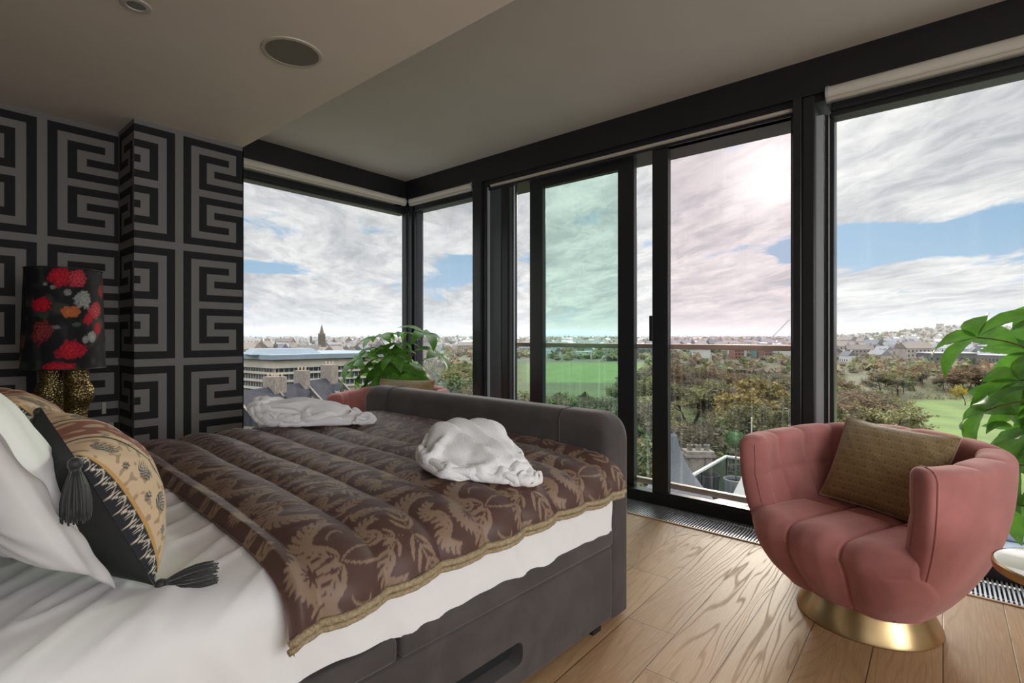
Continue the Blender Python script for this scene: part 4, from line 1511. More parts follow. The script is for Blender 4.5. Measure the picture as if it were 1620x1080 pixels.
# ================================================================== POTTED PLANTS
def leaf_geo(V, F, base, dirv, up, L, W, droop, fold=.25, curl=0.0):
    """one pointed leaflet with a fold along the midrib"""
    d = Vector(dirv).normalized(); upv = Vector(up)
    s = d.cross(upv)
    if s.length < 1e-3: s = d.cross(Vector((1, 0, 0)))
    s.normalize(); nrm = s.cross(d).normalized()
    n0 = len(V); NL, NW = 11, 5
    p = Vector(base); step = L / (NL - 1)
    for i in range(NL):
        f = i / (NL - 1)
        w = W * max(.03, (math.sin(pi * min(f * 1.02, 1) ** .85) ** .85)) if 0 < i < NL - 1 else W * .02
        a = droop * f
        dd = (d * math.cos(a) - nrm * math.sin(a)).normalized(); nn = (nrm * math.cos(a) + d * math.sin(a)).normalized()
        if i: p = p + dd * step
        for k in range(NW):
            g = (k / (NW - 1) - .5) * 2
            rip = .012 * w * math.sin(f * 34) * abs(g)
            V.append(tuple(p + s * (g * w * .5) + nn * (abs(g) * w * .5 * fold + rip)))
    for i in range(NL - 1):
        for k in range(NW - 1):
            q = n0 + i * NW + k
            F.append((q, q + 1, q + NW + 1, q + NW))


def palm_cluster(V, F, c, axis, n, L, rnd, droop=.9, spread=1.15, W=.42):
    """leaflets fanned around the end of a petiole"""
    ax = Vector(axis).normalized()
    a = ax.cross(Vector((0, 0, 1)))
    if a.length < .1: a = Vector((1, 0, 0))
    a.normalize(); b = ax.cross(a).normalized()
    for k in range(n):
        an = 2 * pi * (k + .3 * rnd.random()) / n
        o = a * math.cos(an) + b * math.sin(an)
        d = (o * math.sin(spread) + ax * math.cos(spread))
        l2 = L * (.8 + .3 * rnd.random())
        leaf_geo(V, F, Vector(c), d, ax, l2, l2 * W, droop * (.7 + .6 * rnd.random()), .22)


def money_tree(label, loc, clusters, trunk_top, pot_r, pot_h, seed, group):
    rnd = random.Random(seed)
    t = thing('money_tree', label, 'potted plant', loc, 0, group)
    bm = bmesh.new(); lathe(bm, [(0, 0), (pot_r * .8, 0), (pot_r * .82, .01), (pot_r, pot_h), (pot_r * .94, pot_h), (pot_r * .9, pot_h - .03)], 48, cap=False)
    obj('pot', bm, M['ceramic'], t, True, 40)
    bm = bmesh.new(); lathe(bm, [(pot_r * .93, pot_h - .04), (pot_r * .4, pot_h - .03), (.01, pot_h - .028)], 32); obj('soil', bm, M['soil'], t, True)
    bm = bmesh.new()
    for k in range(3):
        pts = []
        for f in np.linspace(0, 1, 14):
            an = f * 5 + k * 2.09
            pts.append((.03 * math.cos(an) * (1 - f * .4), .03 * math.sin(an) * (1 - f * .4), pot_h - .04 + (trunk_top - pot_h + .04) * f))
        tube(bm, pts, np.linspace(.026, .014, 14), 10)
    obj('trunk', bm, M['bark'], t, True)
    V, F, bs = [], [], bmesh.new()
    for (p, n, L, droop, axis) in clusters:
        p = Vector(p)
        h0 = min(trunk_top, max(pot_h + .1, p.z - .05 - .25 * math.hypot(p.x, p.y)))
        s0 = Vector((0, 0, trunk_top if p.z > trunk_top * .8 else h0))
        mid = s0 * .45 + p * .55 + Vector((0, 0, .05 + .12 * math.hypot(p.x, p.y)))
        pts = [s0 * (1 - f) ** 2 + mid * 2 * f * (1 - f) + p * f ** 2 for f in np.linspace(0, 1, 10)]
        tube(bs, pts, np.linspace(.006, .0032, 10), 6)
        ax = Vector(axis) if axis else ((p - mid).normalized() * .55 + Vector((0, 0, .6)))
        palm_cluster(V, F, p, ax, n, L, rnd, droop)
    obj('stem', bs, M['stem'], t, True)
    me = npmesh('leaves', V, F, True)
    o = link('leaves', me, M['leaf'], t)
    return t


# corner plant: a bushy crown around the window corner
rc = random.Random(5)
cl = []
def rel(px, py, d, base):
    """offset of a leaf cluster from the pot, worked out along the view bearing"""
    tt = (px - 810) / FPX; x, y = P(tt, d)
    return (x - base[0], y - base[1], EYE + (531 - py) / FPX * d)


B1 = (-4.12, 3.22)
for (px, py, d, n, L) in [(600, 533, 5.0, 5, .19), (640, 528, 5.15, 4, .15), (565, 568, 4.85, 6, .20), (590, 560, 5.1, 6, .19), (625, 560, 4.9, 6, .20), (672, 528, 4.95, 5, .22), (690, 560, 5.0, 5, .20),
                          (655, 575, 5.1, 6, .17), (610, 590, 4.85, 6, .20), (575, 590, 5.1, 6, .19), (640, 600, 5.0, 6, .18), (660, 595, 4.85, 5, .17), (600, 605, 5.2, 6, .2), (555, 590, 5.0, 5, .17), (625, 580, 5.25, 6, .2), (630, 545, 5.05, 5, .17), (580, 610, 4.95, 6, .18)]:
    p = rel(px, py, d, B1); cl.append((p, n + 1, L * 1.3, 1.3, None))
money_tree('bushy green money tree in the window corner behind the footboard', (*B1, 0), cl, .78, .17, .38, 3, 'money trees by the windows')

B2 = (.60, 3.04)
cl = []
for (px, py, d, n, L, dr) in [(1546, 534, 2.55, 5, .27, 1.15), (1559, 650, 2.50, 5, .18, 1.3), (1614, 602, 2.45, 6, .24, 1.1), (1625, 500, 2.6, 4, .10, 1.5), (1636, 640, 2.6, 6, .24, 1.2),
                              (1606, 735, 2.50, 5, .26, 1.45), (1640, 560, 2.7, 6, .24, 1.0), (1660, 700, 2.6, 6, .25, 1.2), (1690, 600, 2.7, 6, .24, 1.0), (1618, 800, 2.55, 5, .22, 1.4), (1720, 680, 2.7, 6, .24, 1.0), (1605, 680, 2.7, 4, .12, 1.0), (1680, 500, 2.7, 6, .24, 1.0)]:
    p = rel(px, py, d, B2); cl.append((p, n, L * 1.28, dr, None))
money_tree('green money tree at the right edge, leaves reaching over the near armchair', (*B2, 0), cl, .95, .19, .40, 9, 'money trees by the windows')

# ================================================================== OUTSIDE
M.update(
    ground=mat('open_ground', attr='Col', rough=.95, var=.25, vscale=.08),
    hill=mat('hazed_hill', (0.238, 0.284, 0.330), 1.0, var=.10, vscale=.004),  # blue-grey base colour stands in for distance haze
    deck=mat('terrace_paving', (0.238, 0.231, 0.218), .8, var=.1),
    rattan=mat('grey_rattan', (.11, .12, .135), .7, bump=1.0, bscale=30, vstretch=(1, 1, 4), var=.25, vscale=30),
    darkseat=mat('dark_cushion', (0.013, 0.013, 0.015), .9),
    whitemetal=mat('white_rail', (0.515, 0.515, 0.502), .4),
    planter=mat('grey_planter', (0.145, 0.152, 0.165), .6, bump=.3, bscale=20),
    topiary=mat('clipped_box_leaves', (.075, .155, .055), .8, var=.5, vscale=30, bump=1.0, bscale=40),
    loungefab=mat('pale_lounge_fabric', (0.436, 0.422, 0.396), .9),
    bluegrey=mat('blue_grey_fabric', (0.198, 0.231, 0.264), .9, var=.1),
    stone=mat('weathered_sandstone', (0.191, 0.165, 0.139), .9, var=.35, vscale=3, bump=.5, bscale=12),
    stonedark=mat('sooty_stone', (0.106, 0.089, 0.073), .9, var=.35, vscale=2),
    slate=mat('slate_roof', (0.030, 0.030, 0.036), .8, spec=.15, var=.3, vscale=2, bump=.4, bscale=10),
    clay=mat('clay_pot', (0.277, 0.211, 0.158), .9),
    whitepaint=mat('white_paint', (0.515, 0.515, 0.502), .6),
    pane=mat('dark_pane', (0.020, 0.023, 0.026), .15),
    concrete=mat('pale_concrete', (0.396, 0.356, 0.317), .9, var=.12, vscale=.2),
    libglass=mat('ribbon_glass', (0.059, 0.086, 0.099), .3, var=.3, vscale=.5),
    libroof=mat('blue_grey_roof', (0.165, 0.205, 0.238), .6, var=.1, vscale=.1),
    brickred=mat('red_brick', (0.224, 0.099, 0.073), .9, var=.2, vscale=.4),
    greenglass=mat('green_glass', (0.099, 0.185, 0.165), .3),
    townwall=mat('town_stone', (0.264, 0.231, 0.198), .9, var=.2, vscale=.2, obj_var=.35),
    townwhite=mat('town_render', (0.475, 0.469, 0.449), .9, obj_var=.12),
    towndark=mat('town_dark_wall', (0.092, 0.089, 0.086), .9, obj_var=.4),
    roofgrey=mat('town_slate', (0.132, 0.132, 0.145), .7, obj_var=.4),
    rooftan=mat('town_tile', (.150, .125, .105), .8, obj_var=.3),
    roofpale=mat('town_pale_roof', (0.475, 0.482, 0.488), .5, obj_var=.1),
    crane=mat('crane_steel', (.35, .34, .34), .6),
    bark2=mat('tree_bark', (.075, .062, .048), .95),
)
for nm, c in dict(brown=(.158, .130, .088), olive=(.165, .160, .068), russet=(.185, .125, .072), green=(.092, .125, .045), gold=(.25, .195, .068), yellow=(.55, .43, .05)).items():
    M['crown_' + nm] = mat('crown_' + nm, c, .9, var=.45, vscale=.9, obj_var=.28, trans=.25)
M['topiary'].name = 'clipped_leaves'


def ground_z(d):
    return float(np.interp(d, [0, 60, 200, 300, 500, 900, 1500, 3000, 6000, 14000], [-31, -30, -28, -25, -19, -16.5, -14, -10, -6, -4]))


def hill_z(t, d):
    h = 0
    # high ground on the right, gentle far ridges elsewhere
    h += 46 * math.exp(-((d - 2600) / 700) ** 2) * float(sm(t, .62, 1.05)) * (1 + .12 * math.sin(t * 31) + .08 * math.sin(t * 67))
    h += 26 * math.exp(-((d - 2100) / 500) ** 2) * float(sm(t, .5, .8)) * (1 + .2 * math.sin(t * 23 + 1))
    h += (92 + 22 * math.sin(t * 9 + 1) + 12 * math.sin(t * 23)) * math.exp(-((d - 9500) / 1600) ** 2)
    h += (30 + 14 * math.sin(t * 13 + 2)) * math.exp(-((d - 5200) / 900) ** 2)
    return h


def build_ground():
    ts = np.linspace(-1.5, 2.1, 190)
    ds = np.r_[np.linspace(20, 500, 120), np.geomspace(510, 13500, 80)]
    V, Cc = [], []
    wood, grass, town, hill_haze = np.array((.060, .057, .026)), np.array((.082, .125, .026)), np.array((.085, .080, .060)), np.array((.22, .27, .32))
    rnd = random.Random(2)
    for t in ts:
        for d in ds:
            x, y = P(t, d)
            V.append((x, y, ground_z(d) + hill_z(t, d)))
            g1 = float(sm(t, .66, .76) * sm(d, 95, 110) * (1 - sm(d, 205 + 18 * math.sin(t * 9), 222 + 18 * math.sin(t * 9))))
            g2 = float(sm(t, .0, .05) * (1 - sm(t, .24, .28)) * sm(d, 285, 300) * (1 - sm(d, 420, 440)))
            g3 = .45 * float(1 - sm(d, 200, 320)) * (.5 + .5 * math.sin(t * 14 + d * .05))
            c = wood + (grass - wood) * max(g1, g2, g3)
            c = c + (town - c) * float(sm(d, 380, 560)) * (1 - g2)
            c = c + (hill_haze - c) * float(sm(d, 1800, 5200))  # far ground fades to blue-grey, haze put into the colour
            Cc.append(c)
    nd = len(ds)
    I = np.arange(len(V)).reshape(len(ts), nd)
    F = np.stack([I[:-1, :-1], I[1:, :-1], I[1:, 1:], I[:-1, 1:]], -1).reshape(-1, 4)
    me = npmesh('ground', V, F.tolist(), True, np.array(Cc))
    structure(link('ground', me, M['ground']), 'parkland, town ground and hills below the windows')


build_ground()

# ---- terrace one floor down
TZ0 = -3.0
bm = bmesh.new(); box(bm, -4.45, 9, 4.3, 14.05, TZ0 - .4, TZ0)
structure(obj('terrace', bm, M['deck']), 'paved roof terrace one floor below')

# guard rail in front of the doors
t = thing('balcony_guard', 'glass guard with bronze rails across the sliding doors', 'balcony guard', (-2.05, 3.86, 0))
bm = bmesh.new(); box(bm, -1.32, 1.36, -.028, .028, 1.147, 1.187, .006); obj('top_rail', bm, M['bronze'], t)
bm = bmesh.new(); box(bm, -1.32, 1.36, -.022, .022, .070, .112, .004); obj('bottom_rail', bm, M['bronze'], t)
bm = bmesh.new(); box(bm, -1.30, 1.34, -.005, .005, .11, 1.147); obj('guard_glass', bm, M['glass_bal'], t)

# terrace balustrade
t = thing('glass_balustrade', 'glass balustrade with white handrail around the terrace corner', 'balustrade', (-4.35, 13.95, TZ0))
bm = bmesh.new(); box(bm, -.03, 9, -.03, .03, 1.07, 1.12); box(bm, -.03, .03, -9, -.03, 1.07, 1.12); obj('handrail', bm, M['whitemetal'], t)
bm = bmesh.new(); box(bm, .05, 9, -.008, .008, .08, 1.07); box(bm, -.008, .008, -9, -.05, .08, 1.07); obj('glass_panels', bm, M['glass_terrace'], t)
bm = bmesh.new(); box(bm, -.04, 9, -.04, .04, 0, .09); box(bm, -.04, .04, -9, -.04, 0, .09); obj('base_rail', bm, M['frame'], t)
for (x, y) in ((0, 0), (1.8, 0), (3.6, 0), (5.4, 0), (7.2, 0), (0, -1.8), (0, -3.6), (0, -5.4), (0, -7.2)):
    bm = bmesh.new(); box(bm, x - .025, x + .025, y - .025, y + .025, 0, 1.07); obj('post', bm, M['frame'], t)

# teardrop daybed
t = thing('teardrop_daybed', 'grey rattan teardrop daybed with pointed top on the terrace', 'daybed', (-3.52, 8.72, TZ0))
hh = [(0, .72), (.25, .80), (.6, .86), (.95, .84), (1.25, .74), (1.45, .60), (1.65, .44), (1.85, .30), (2.05, .19), (2.25, .12), (2.42, .075), (2.54, .05), (2.57, .0)]
hz = np.linspace(0, 2.57, 60); hr = np.interp(hz, [h for h, _ in hh], [r for _, r in hh])
A = np.zeros((72, 60, 3)); an = np.linspace(0, 2 * pi, 72, endpoint=False)
lean = .10 * sm(hz, .8, 2.5)
A[..., 0] = np.cos(an)[:, None] * hr - .9 * lean; A[..., 1] = np.sin(an)[:, None] * hr; A[..., 2] = hz
o = grid('shell', A, M['rattan'], t, closed_u=True)
me = o.data; bmx = bmesh.new(); bmx.from_mesh(me)
fd = Vector((.80, -.60, 0))
kill = []
for f in bmx.faces:
    c = f.calc_center_median(); q = Vector((c.x, c.y, 0))
    w_ = math.atan2(q.cross(fd).z, q.dot(fd)) if q.length > .01 else 9
    lim = .95 * math.sqrt(max(0, 1 - ((c.z - .75) / .62) ** 2)) if .28 < c.z < 1.37 else 0
    if abs(w_) < lim: kill.append(f)
bmesh.ops.delete(bmx, geom=kill, context='FACES'); bmx.to_mesh(me); bmx.free()
md = o.modifiers.new('t', 'SOLIDIFY'); md.thickness = .05; md.offset = -1; apply_mods(o)
bm = bmesh.new(); lathe(bm, [(0, .32), (.70, .32), (.74, .38), (.72, .46), (0, .47)], 48, cap=False); obj('seat_cushion', bm, M['darkseat'], t, True, 50)

# planter with clipped ball
t = thing('topiary_planter', 'grey round planter with a clipped ball tree on a thin stem', 'potted plant', (-4.0, 13.55, TZ0))
bm = bmesh.new(); lathe(bm, [(0, 0), (.22, 0), (.27, .30), (.30, .60), (.295, .66), (.25, .66), (.24, .58)], 40, cap=False); obj('pot', bm, M['planter'], t, True, 40)
bm = bmesh.new(); lathe(bm, [(.26, .57), (.02, .59), (.001, .59)], 24); obj('soil', bm, M['soil'], t, True)
bm = bmesh.new(); tube(bm, [(0, 0, .55), (.01, 0, 1.0), (0, 0, 1.6)], .018, 8); obj('stem', bm, M['bark2'], t, True)
bm = bmesh.new()
rr_ = random.Random(1)
for v in ico(bm, (0, 0, 1.65), .19, 4):
    n_ = mnoise.noise(v.co * 16) * .018; v.co += (v.co - Vector((0, 0, 1.65))).normalized() * n_
for k in range(1600):
    d = Vector((rr_.gauss(0, 1), rr_.gauss(0, 1), rr_.gauss(0, 1))).normalized(); p = Vector((0, 0, 1.65)) + d * (.195 + rr_.random() * .02)
    a = d.cross(Vector((rr_.random(), rr_.random(), .3))).normalized() * .016; b_ = d * .02
    bm.faces.new([bm.verts.new(p - a), bm.verts.new(p + b_), bm.verts.new(p + a)])
obj('foliage', bm, M['topiary'], t)

t = thing('sun_lounger', 'pale cushioned sun lounger with raised back beside the balustrade', 'sun lounger', (-3.75, 12.3, TZ0), math.radians(-25))
bm = bmesh.new(); box(bm, -.33, .33, -1.1, .45, .26, .34, .01); obj('frame', bm, M['whitemetal'], t)
bm = bmesh.new(); box(bm, -.31, .31, -1.08, .40, .34, .44, .03, 3); obj('cushion', bm, M['loungefab'], t)
bm = bmesh.new()
box(bm, -.31, .31, 0, .10, 0, .72, .03, 3)
bmesh.ops.rotate(bm, verts=bm.verts[:], cent=(0, 0, 0), matrix=Matrix.Rotation(math.radians(-38), 3, 'X')); bmesh.ops.translate(bm, verts=bm.verts[:], vec=(0, .36, .42))
obj('backrest', bm, M['loungefab'], t)
for sx in (-.28, .28):
    for sy in (-1.0, .36):
        bm = bmesh.new(); box(bm, sx - .02, sx + .02, sy - .02, sy + .02, 0, .27); obj('leg', bm, M['whitemetal'], t)

t = thing('outdoor_sofa', 'blue grey outdoor sofa on the terrace behind the near armchair', 'sofa', (1.35, 13.05, TZ0))
bm = bmesh.new(); box(bm, -.95, .95, -.42, .42, .12, .42, .04, 3); obj('seat', bm, M['bluegrey'], t)
bm = bmesh.new(); box(bm, -.95, .95, .22, .46, .42, .98, .06, 3); obj('backrest', bm, M['bluegrey'], t)
for x in (-.95, .73):
    bm = bmesh.new(); box(bm, x, x + .22, -.42, .42, .12, .78, .05, 3); obj('armrest', bm, M['bluegrey'], t)
for x in (-.85, .85):
    for y in (-.35, .35):
        bm = bmesh.new(); box(bm, x - .03, x + .03, y - .03, y + .03, 0, .13); obj('foot', bm, M['black'], t)

# neighbour's building with the big chimney
x, y = P(.361, 28)
t = thing('chimney_building', 'old stone building topped by a broad chimney stack with a row of pots', 'chimney', (x, y, -31), YAW)
bm = bmesh.new(); box(bm, -3.5, 3.0, -2.5, 4, 0, 22.5); obj('wall', bm, M['stonedark'], t)
bm = bmesh.new(); box(bm, -.66, .66, -.35, .35, 22.3, 25.75, .03)
for xx in (-.44, 0, .44): box(bm, xx - .19, xx + .19, -.40, .40, 22.4, 25.7, .02)
obj('chimney_stack', bm, M['stone'], t)
bm = bmesh.new(); box(bm, -.80, .80, -.48, .48, 25.72, 25.86, .02); box(bm, -.74, .74, -.44, .44, 25.86, 26.05, .02); obj('chimney_cap', bm, M['stone'], t)
for xx in (-.46, 0, .46):
    bm = bmesh.new(); lathe(bm, [(.15, 26.04), (.13, 26.25), (.16, 26.27), (.16, 26.34), (.10, 26.34)], 16, cx=xx, cap=False); obj('chimney_pot', bm, M['stone'], t, True, 40)

x, y = P(.4645, 60)
t = thing('lamp_mast', 'thin pale mast rising above the trees beside the clipped ball tree', 'mast', (x, y, ground_z(60)))
bm = bmesh.new(); tube(bm, [(0, 0, 0), (0, 0, 21.6)], [.10, .07], 10); obj('pole', bm, M['whitemetal'], t)
bm = bmesh.new(); ico(bm, (0, 0, 21.65), .12, 2); obj('finial', bm, M['whitemetal'], t)

# ---- row of slate roofs with dormers
ra, rb = np.array(P(-.545, 78)), np.array(P(-.325, 108))
rdir = (rb - ra) / np.linalg.norm(rb - ra); rang = math.atan2(rdir[1], rdir[0])
RLEN = np.linalg.norm(rb - ra)


def dormer_house(i, x0, w, ridge, dormers, chim, label):
    c = ra + rdir * (x0 + w / 2)
    t = thing('slate_roof_house', label, 'house', (c[0], c[1], ground_z(85)), rang, 'slate roofed houses with dormers below the window')
    H = ridge - ground_z(85); eave = H - 5.0; dp = 5.2
    bm = bmesh.new(); box(bm, -w / 2, w / 2, -dp, dp, 0, eave); obj('wall', bm, M['stone'], t)
    bm = bmesh.new()
    v = [bm.verts.new(p) for p in ((-w / 2, -dp - .3, eave - .2), (w / 2, -dp - .3, eave - .2), (w / 2, 0, H), (-w / 2, 0, H), (-w / 2, dp + .3, eave - .2), (w / 2, dp + .3, eave - .2))]
    for q in ((0, 1, 2, 3), (3, 2, 5, 4), (0, 3, 4), (1, 5, 2), (0, 4, 5, 1)): bm.faces.new([v[k] for k in q])
    obj('roof', bm, M['slate'], t)
    for (dx, wd) in dormers:
        z0 = eave + 1.55; yb = -dp + 1.7
        bm = bmesh.new()
        box(bm, dx - wd / 2, dx + wd / 2, yb - .1, yb + 2.2, z0 - .2, z0 + 1.35)
        d_ = obj('dormer', bm, M['whitepaint'], t)
        bm = bmesh.new()
        pts = [(dx - wd / 2 - .2, yb - .3, z0 + 1.3), (dx + wd / 2 + .2, yb - .3, z0 + 1.3), (dx, yb - .3, z0 + 2.2), (dx - wd / 2 - .2, yb + 3.2, z0 + 1.3), (dx + wd / 2 + .2, yb + 3.2, z0 + 1.3), (dx, yb + 3.2, z0 + 2.2)]
        vv = [bm.verts.new(p) for p in pts]
        for q in ((0, 1, 2), (3, 5, 4), (0, 2, 5, 3), (1, 4, 5, 2), (0, 3, 4, 1)): bm.faces.new([vv[k] for k in q])
        obj('dormer_roof', bm, M['slate'], d_)
        bm = bmesh.new()
        for s in (-.27, .27):
            for zz2 in (0.1, .68): box(bm, dx + s * wd * .75 - wd * .15, dx + s * wd * .75 + wd * .15, yb - .14, yb - .08, z0 + zz2, z0 + zz2 + .5)
        obj('window_pane', bm, M['pane'], d_)
    for (cx, cw, top) in chim:
        bm = bmesh.new(); box(bm, cx - cw / 2, cx + cw / 2, -1.2, 1.2, eave, H + top); s_ = obj('chimney_stack', bm, M['stone'], t)
        bm = bmesh.new()
        for k in range(3):
            lathe(bm, [(.17, H + top - .05), (.13, H + top + .65), (.0, H + top + .66)], 10, cx=cx + (k - 1) * .0, cy=(k - 1) * .75, cap=False)
        obj('chimney_pots', bm, M['clay'], s_, True)
    # stone skew along the gable
    bm = bmesh.new()
    for sx in (-w / 2, w / 2):
        tube(bm, [(sx, -dp - .35, eave - .1), (sx, 0, H + .15), (sx, dp + .35, eave - .1)], .22, 4)
    obj('skew_stones', bm, M['stone'], t)


dormer_house(0, 0.0, 9.5, -7.3, [(-.9, 1.5), (2.6, 2.2)], [(4.2, 1.5, 1.7)], 'slate house at the left pane edge with two white dormers')
dormer_house(1, 9.5, 8.0, -7.3, [(.6, 1.7)], [(-3.0, 1.4, 1.6), (3.4, 1.5, 2.2)], 'slate house in the middle of the row with one white dormer')
dormer_house(2, 17.5, 10.5, -7.1, [(1.5, 1.9)], [(2.8, 2.4, 2.6)], 'slate house at the right end of the row with broad chimney')

# ---- long concrete library
lc = np.array(P((433 - 810) / FPX, 250)); lr_ = np.array(P((640 - 810) / FPX, 296)); ll = np.array(P((330 - 810) / FPX, 285))
er = lr_ - lc; LR_ = np.linalg.norm(er); ea = math.atan2(er[1], er[0])
ez = ll - lc
LD = np.linalg.norm(ez)
t = thing('concrete_building', 'long pale concrete office block with ribbon windows and blue-grey flat roof', 'building', (lc[0], lc[1], -30), ea)
# block in local axes: x along the right face, y away; the left face is sheared to its true direction
cu, su = math.cos(-ea), math.sin(-ea)
ey = np.array([cu * ez[0] - su * ez[1], su * ez[0] + cu * ez[1]]) / LD


def slab(bm, ov, z0, z1):
    ex = np.array([1.0, 0]); o_ = -ex * ov - ey * ov
    q = [o_, o_ + ex * (LR_ + 2 * ov), o_ + ex * (LR_ + 2 * ov) + ey * (LD + 2 * ov), o_ + ey * (LD + 2 * ov)]
    v = [bm.verts.new((p[0], p[1], z)) for z in (z0, z1) for p in q]
    for f in ((0, 3, 2, 1), (4, 5, 6, 7), (0, 1, 5, 4), (1, 2, 6, 5), (2, 3, 7, 6), (3, 0, 4, 7)): bm.faces.new([v[k] for k in f])


bm = bmesh.new(); slab(bm, -1.6, 0, 18.5); obj('core', bm, M['libglass'], t)
for k in range(6):
    z = 13.2 - 3.9 * k
    if z < -2: break
    bm = bmesh.new(); slab(bm, .2, max(z - .9, 0), z + .15)
    obj('concrete_band', bm, M['concrete'], t)
bm = bmesh.new(); slab(bm, .4, 13.1 + 2.3, 19.1); obj('top_band', bm, M['concrete'], t)
bm = bmesh.new(); slab(bm, 2.2, 19.6, 22.0); obj('roof', bm, M['libroof'], t)
bm = bmesh.new(); slab(bm, .2, 19.1, 19.6); obj('soffit', bm, M['towndark'], t)
bm = bmesh.new()
for k in range(int(LR_ // 2.4)):
    box(bm, k * 2.4, k * 2.4 + .22, .5, .8, 0, 15.5)
for k in range(int(LD // 2.4)):
    p = ey * k * 2.4; box(bm, p[0] + .5, p[0] + .8, p[1], p[1] + .25, 0, 15.5)
obj('mullions', bm, M['concrete'], t)
bm = bmesh.new()
pa, pb = np.array([4.0, 6.0]), np.array([LR_ * .40, 8.0])
v = [bm.verts.new(p) for p in ((-8, 8, 22), (26, 8, 22), (26, 26, 22), (-8, 26, 22), (-5, 10, 24.7), (22, 10, 24.7), (22, 24, 24.7), (-5, 24, 24.7))]
for f in ((0, 3, 2, 1), (4, 5, 6, 7), (0, 1, 5, 4), (1, 2, 6, 5), (2, 3, 7, 6), (3, 0, 4, 7)): bm.faces.new([v[k] for k in f])
obj('roof_plant_room', bm, M['libroof'], t)


# ---- churches and landmarks
def church(name, label, cat, px, d, tower_w, tower_top, tip, nave=True, mat_='stonedark', pinn=True):
    x, y = P((px - 810) / FPX, d); g0 = ground_z(d)
    t = thing(name, label, cat, (x, y, g0), YAW + .3)
    w = tower_w / 2
    bm = bmesh.new(); box(bm, -w, w, -w, w, -1, tower_top - g0)
    if pinn:
        for sx in (-1, 1):
            for sy in (-1, 1): box(bm, sx * w - w * .22, sx * w + w * .22, sy * w - w * .22, sy * w + w * .22, -1, tower_top - g0 + w * .5)
    obj('tower', bm, M[mat_], t)
    bm = bmesh.new(); lathe(bm, [(w * .95, tower_top - g0), (.05, tip - g0)], 8); obj('spire', bm, M[mat_], t)
    if nave:
        bm = bmesh.new(); L_ = tower_w * 3
        box(bm, w, w + L_, -w * 1.1, w * 1.1, -1, (tower_top - g0) * .42)
        h0 = (tower_top - g0) * .42
        v = [bm.verts.new(p) for p in ((w, -w * 1.2, h0), (w + L_, -w * 1.2, h0), (w + L_, w * 1.2, h0), (w, w * 1.2, h0), (w, 0, h0 + w * 1.4), (w + L_, 0, h0 + w * 1.4))]
        for f in ((0, 1, 5, 4), (2, 3, 4, 5), (0, 4, 3), (1, 2, 5)): bm.faces.new([v[k] for k in f])
        obj('nave', bm, M[mat_], t)
    return t


church('church', 'dark gothic church with tall spire standing above the old town', 'church', 509, 480, 5.0, 2.2, 12.0)
church('church', 'small church tower with short steeple left of the tall spire', 'church', 436, 430, 2.4, -6.5, -2.2, False)
church('church', 'tiny dark church spire on the skyline above the door rail', 'church', 1068, 900, 7, -7.5, 4.5 - 6, True)
x, y = P((492 - 810) / FPX, 900)
t = thing('monument', 'slim column monument on the skyline left of the tall spire', 'monument', (x, y, ground_z(900)))
bm = bmesh.new(); lathe(bm, [(2.4, 0), (2.0, 12), (2.0, 14.5)], 14); obj('column', bm, M['stonedark'], t); bm = bmesh.new(); lathe(bm, [(2.5, 14.5), (2.5, 15.3), (1.2, 15.4), (1.0, 17.6)], 14); obj('lantern', bm, M['stonedark'], t)
x, y = P((423 - 810) / FPX, 800)
t = thing('domed_building', 'domed building on the old town skyline at the far left', 'building', (x, y, ground_z(800)))
bm = bmesh.new(); box(bm, -9, 9, -9, 9, 0, 9.0); obj('drum', bm, M['stonedark'], t); bm = bmesh.new(); lathe(bm, [(5, 9), (4.6, 11), (3, 13.2), (.8, 14.6), (.4, 17)], 20); obj('dome', bm, M['stonedark'], t, True)
# turreted building in the middle distance
x, y = P((1160 - 810) / FPX, 880)
t = thing('turreted_building', 'dark turreted building above the door rail on the skyline', 'building', (x, y, ground_z(880)), YAW)
bm = bmesh.new(); box(bm, -24, 24, -7, 7, 0, 4.8); obj('main_block', bm, M['stonedark'], t)
for xx, hh2 in ((-23, 12.6), (23, 12.6), (-7, 10.0), (4, 7.2)):
    bm = bmesh.new(); lathe(bm, [(2.3, 0), (2.3, hh2 - 4), (2.7, hh2 - 3.8), (1.6, hh2 - 2), (.1, hh2)], 10, cx=xx); obj('turret', bm, M['stonedark'], t)
# tower crane
x, y = P((1213 - 810) / FPX, 700)
t = thing('tower_crane', 'luffing crane with long raised jib against the pink door pane', 'crane', (x, y, ground_z(700)), YAW)
bm = bmesh.new()
def lattice(bm, a, b, w, n, r):
    a, b = Vector(a), Vector(b); d = (b - a).normalized(); s = d.cross(Vector((0, 1, 0))).normalized() * w; q = Vector((0, w, 0))
    cs = [s + q, s - q, -s - q, -s + q]
    for c in cs: tube(bm, [a + c, b + c], r, 4)
    for k in range(n):
        for i in range(4): tube(bm, [a + (b - a) * (k / n) + cs[i], a + (b - a) * ((k + 1) / n) + cs[(i + 1) % 4]], r * .7, 3)
lattice(bm, (0, 0, 0), (0, 0, 9.5), .7, 5, .16); obj('mast', bm, M['crane'], t)
bm = bmesh.new(); lattice(bm, (0, 0, 9.5), (31, 0, 41), .55, 22, .14); obj('jib', bm, M['crane'], t)
bm = bmesh.new(); box(bm, -4.5, 1, -1, 1, 8.5, 10.6); obj('cab', bm, M['crane'], t)


